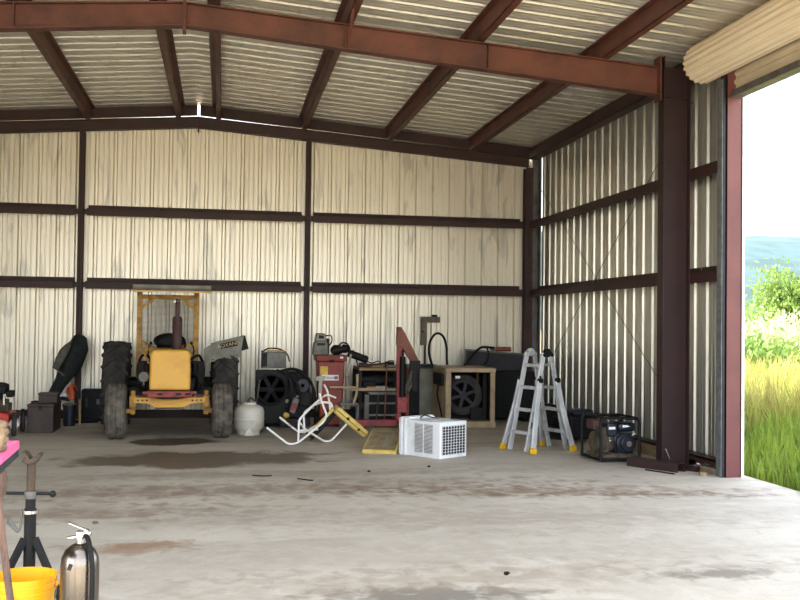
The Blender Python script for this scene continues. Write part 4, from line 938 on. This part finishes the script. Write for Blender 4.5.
part('rope_end', MB().tube([(-.915,4.42,1.18),(-.90,4.40,1.14),(-.915,4.38,1.09)], .014, 8, sm=3), TANCL, t, b)

# ------------------------------------------------------------------ outdoors
GROUND = mat('dry_ground', '#a8976f', '#7f8048', .8, .95, 0, .2)
DRIVE = mat('pale_gravel', '#c9b797', '#ad9a78', 1.2, .95, 0, .2)
mb = MB(); n = 40; vs = []; fs = []
xs = [W+.13+ (i/n)**2*700 for i in range(n+1)]; ys = [-160 + 1000*j/n for j in range(n+1)]
for y in ys:
    for x in xs: vs.append((x, y, -.12 + .012*max(0,min(x-W,40))*.3))
for j in range(n):
    for i in range(n): fs.append((j*(n+1)+i, j*(n+1)+i+1, (j+1)*(n+1)+i+1, (j+1)*(n+1)+i))
mb.add(vs, fs); struct('ground', mb, GROUND, 'grassy ground outside the side doorway', cat='ground')
struct('yard', MB().add([(-160,-160,-.12),(W+.13,-160,-.12),(W+.13,-7.0,-.12),(-160,-7.0,-.12)], [(0,1,2,3)]).add([(-160,-7.0,-.12),(XL-.1,-7.0,-.12),(XL-.1,120,-.12),(-160,120,-.12)], [(0,1,2,3)]).add([(XL-.1,D+.1,-.12),(W+.13,D+.1,-.12),(W+.13,120,-.12),(XL-.1,120,-.12)], [(0,1,2,3)]), DRIVE, 'pale gravel yard in front of the open shed', cat='ground')

HILL = mat('scrub_hill_haze_tint', '#30484a', '#243a3b', .03, 1, 0, 0, lo=.42, hi=.6)  # blue of the distance haze is mixed into the hill's base colour
from mathutils import noise as MN
mb = MB(); vs = []; fs = []; nx, ny = 90, 22
for j in range(ny+1):
    for i in range(nx+1):
        x = -100 + 1300*i/nx; y = 480 + 420*j/ny; tt = j/ny
        h = 98*(1-(1-tt)**1.8) + 14*MN.noise(Vector((x*.006, y*.006, 3)))*tt + 5*MN.noise(Vector((x*.03, y*.03, 1)))*tt + (-14+0.008*x)*tt
        vs.append((x, y, h - 1))
for j in range(ny):
    for i in range(nx): fs.append((j*(nx+1)+i, j*(nx+1)+i+1, (j+1)*(nx+1)+i+1, (j+1)*(nx+1)+i))
mb.add(vs, fs); struct('hill', mb, HILL, 'long wooded ridge on the horizon with blue haze painted into its green', cat='hill')

GRASS1 = mat('meadow_grass', '#8c9e3a', '#647f30', .5, .8, trans=.35)
GRASS2 = mat('dry_seed_grass', '#a8a254', '#8a7a3e', .6, .8, trans=.3)
LEAF = mat('shrub_leaf', '#71883a', '#4f6e2c', 1.5, .7, trans=.35)
FLOW = mat('pale_blossom', '#b5b290', '#8d9a5a', 3, .8, trans=.3)
BARK = mat('bark', '#6a5a46', '#4a3e31', 8, .9)
def gz(x): return -.12 + .0036*max(0, min(x-W, 40))
def blades(mb, n, hmin, hmax, seed, ymin=9.0, ymax=46.0, wid=.012, xoff=0):
    rnd = random.Random(seed)
    for _ in range(n):
        y = ymin + (ymax-ymin)*rnd.random()**1.6
        lo = max(W+.22, y*.45); hi = max(W+3.5, y*.80); x = lo + (hi-lo)*rnd.random()
        far = min(1, (x-W)/2.0); h = rnd.uniform(hmin, hmax)*(.35+.65*far); w = wid*(.6+y/16)
        a = rnd.random()*6.28; lean = h*rnd.uniform(.1,.5); dx, dy = math.cos(a), math.sin(a); px, py = -dy*w, dx*w; z = gz(x)-.02
        b1 = (x+dx*lean*.3, y+dy*lean*.3, z+h*.6); tpz = (x+dx*lean, y+dy*lean, z+h)
        o = len(mb.v)
        mb.v += [(x-px,y-py,z),(x+px,y+py,z),(b1[0]+px*.7,b1[1]+py*.7,b1[2]),(b1[0]-px*.7,b1[1]-py*.7,b1[2]),tpz]
        mb.f += [(o,o+1,o+2,o+3),(o+3,o+2,o+4)]
mb = MB(); blades(mb, 26000, .35, .85, 1); o = obj('meadow_grass', mb, GRASS1); tag(o, 'tall green meadow grass growing outside the doorway', 'grass', kind='stuff')
mb = MB(); blades(mb, 7000, .6, 1.15, 2, ymin=13); o = obj('seed_grass', mb, GRASS2); tag(o, 'dry tan seed stalks standing in the meadow', 'grass', kind='stuff')
def shrub(name, x, y, h, r, m1, m2, label, cat, n=900, leaf=.07, seed=0, trunk=.06, low=.12, sy=1.0):
    rnd = random.Random(seed); z0 = gz(x); t = thing(name, label, cat, (x,y,z0))
    mb = MB(); mb2 = MB()
    br = []
    for k in range(9):
        a = rnd.random()*6.28; e = Vector((math.cos(a)*r*rnd.uniform(.4,.85), math.sin(a)*r*rnd.uniform(.4,.85)*sy, h*rnd.uniform(.55,.95)))
        br.append(e); mb2.tube([(0,0,-.05),(e.x*.25,e.y*.25,h*.3),tuple(e)], [trunk,trunk*.6,trunk*.15], 6, sm=3)
    for _ in range(n):
        e = rnd.choice(br); f = rnd.uniform(.45,1.1); s = r*.34
        p = Vector((e.x*f+rnd.gauss(0,s), e.y*f+rnd.gauss(0,s), max(h*low, e.z*(.35+.65*f)+rnd.gauss(0,s*.6))))
        q = Euler((rnd.uniform(0,3),rnd.uniform(0,3),rnd.uniform(0,6))).to_matrix(); L_ = leaf*rnd.uniform(.6,1.5)
        c = [p + q@Vector(v) for v in ((-L_*.5,0,0),(0,-L_*.22,0),(L_*.6,0,0),(0,L_*.22,0))]
        o = len(mb.v); mb.v += [tuple(v) for v in c]; mb.f.append((o,o+1,o+2,o+3))
    obj('foliage', mb, m1, t); obj('stem', mb2, BARK, t)
    return t
shrub('tree', 37.3, 60, 6.0, 2.6, LEAF, None, 'feathery bright green tree beyond the meadow at the right edge', 'tree', 5200, .34, 1, .12, .12)
for i, (x, y, h, r, m, lab) in enumerate(((21.5,38,1.9,1.5,FLOW,'pale flowering bush next to the door jamb in the view outside'),(25.2,42,2.1,1.6,FLOW,'pale flowering bush right of centre in the view outside'),
    (27.3,44,2.2,1.7,FLOW,'pale flowering bush at the right edge of the view outside'),(30.5,54,3.6,1.9,LEAF,'green bush behind the pale blossom by the door jamb'),(33.4,60,2.8,1.4,LEAF,'green bush left of the feathery tree'),
    (16.8,29,1.25,1.3,LEAF,'low green bush in the meadow before the pale blossom'))):
    tag(shrub('bush', x, y, h, r, m, None, lab, 'bush', 1500, .2 if m is LEAF else .16, 20+i, .04, .08), None, group='bushes beyond the meadow')

# ------------------------------------------------------------------ light
w = bpy.data.worlds.new('World'); bpy.context.scene.world = w; w.use_nodes = True
nt = w.node_tree; bg = nt.nodes['Background']; sky = nt.nodes.new('ShaderNodeTexSky'); sky.sky_type = 'NISHITA'
SUNV = Vector((-.60,.16,.77)).normalized()
sky.sun_disc = False; sky.sun_elevation = math.asin(SUNV.z); sky.sun_rotation = math.atan2(SUNV.x, SUNV.y)
sky.air_density = 1.0; sky.dust_density = 2.5; sky.ozone_density = 1.0
hs = nt.nodes.new('ShaderNodeHueSaturation'); hs.inputs['Saturation'].default_value = .45
nt.links.new(sky.outputs[0], hs.inputs['Color']); nt.links.new(hs.outputs[0], bg.inputs[0]); bg.inputs[1].default_value = .5
sl = bpy.data.lights.new('sun', 'SUN'); sl.energy = 4.4; sl.color = (1,.93,.80); sl.angle = math.radians(.53)
so = bpy.data.objects.new('sun', sl); C.objects.link(so); so.location = (-20,-10,30); so.rotation_euler = SUNV.to_track_quat('Z','Y').to_euler()

# ------------------------------------------------------------------ camera
cam = bpy.data.cameras.new('camera'); co = bpy.data.objects.new('camera', cam); C.objects.link(co)
cam.sensor_width = 36; cam.lens = 996.0/800*36; cam.clip_end = 3000; cam.clip_start = .05
yaw, pitch, roll = .1757, .0251, -.0128
fw = Vector((math.sin(yaw)*math.cos(pitch), math.cos(yaw)*math.cos(pitch), math.sin(pitch)))
rt = Vector((math.cos(yaw), -math.sin(yaw), 0)); up = rt.cross(fw)
r2 = rt*math.cos(roll) - up*math.sin(roll); u2 = up*math.cos(roll) + rt*math.sin(roll)
M4 = Matrix((r2, u2, -fw)).transposed().to_4x4(); M4.translation = (0,0,CAMH); co.matrix_world = M4
sc = bpy.context.scene; sc.camera = co
sc.view_settings.view_transform = 'Standard'; sc.view_settings.look = 'None'; sc.view_settings.gamma = 1; sc.view_settings.use_curve_mapping = False
sc.view_settings.exposure = 1.58
sc.cycles.max_bounces = 10; sc.cycles.diffuse_bounces = 6; sc.cycles.glossy_bounces = 4
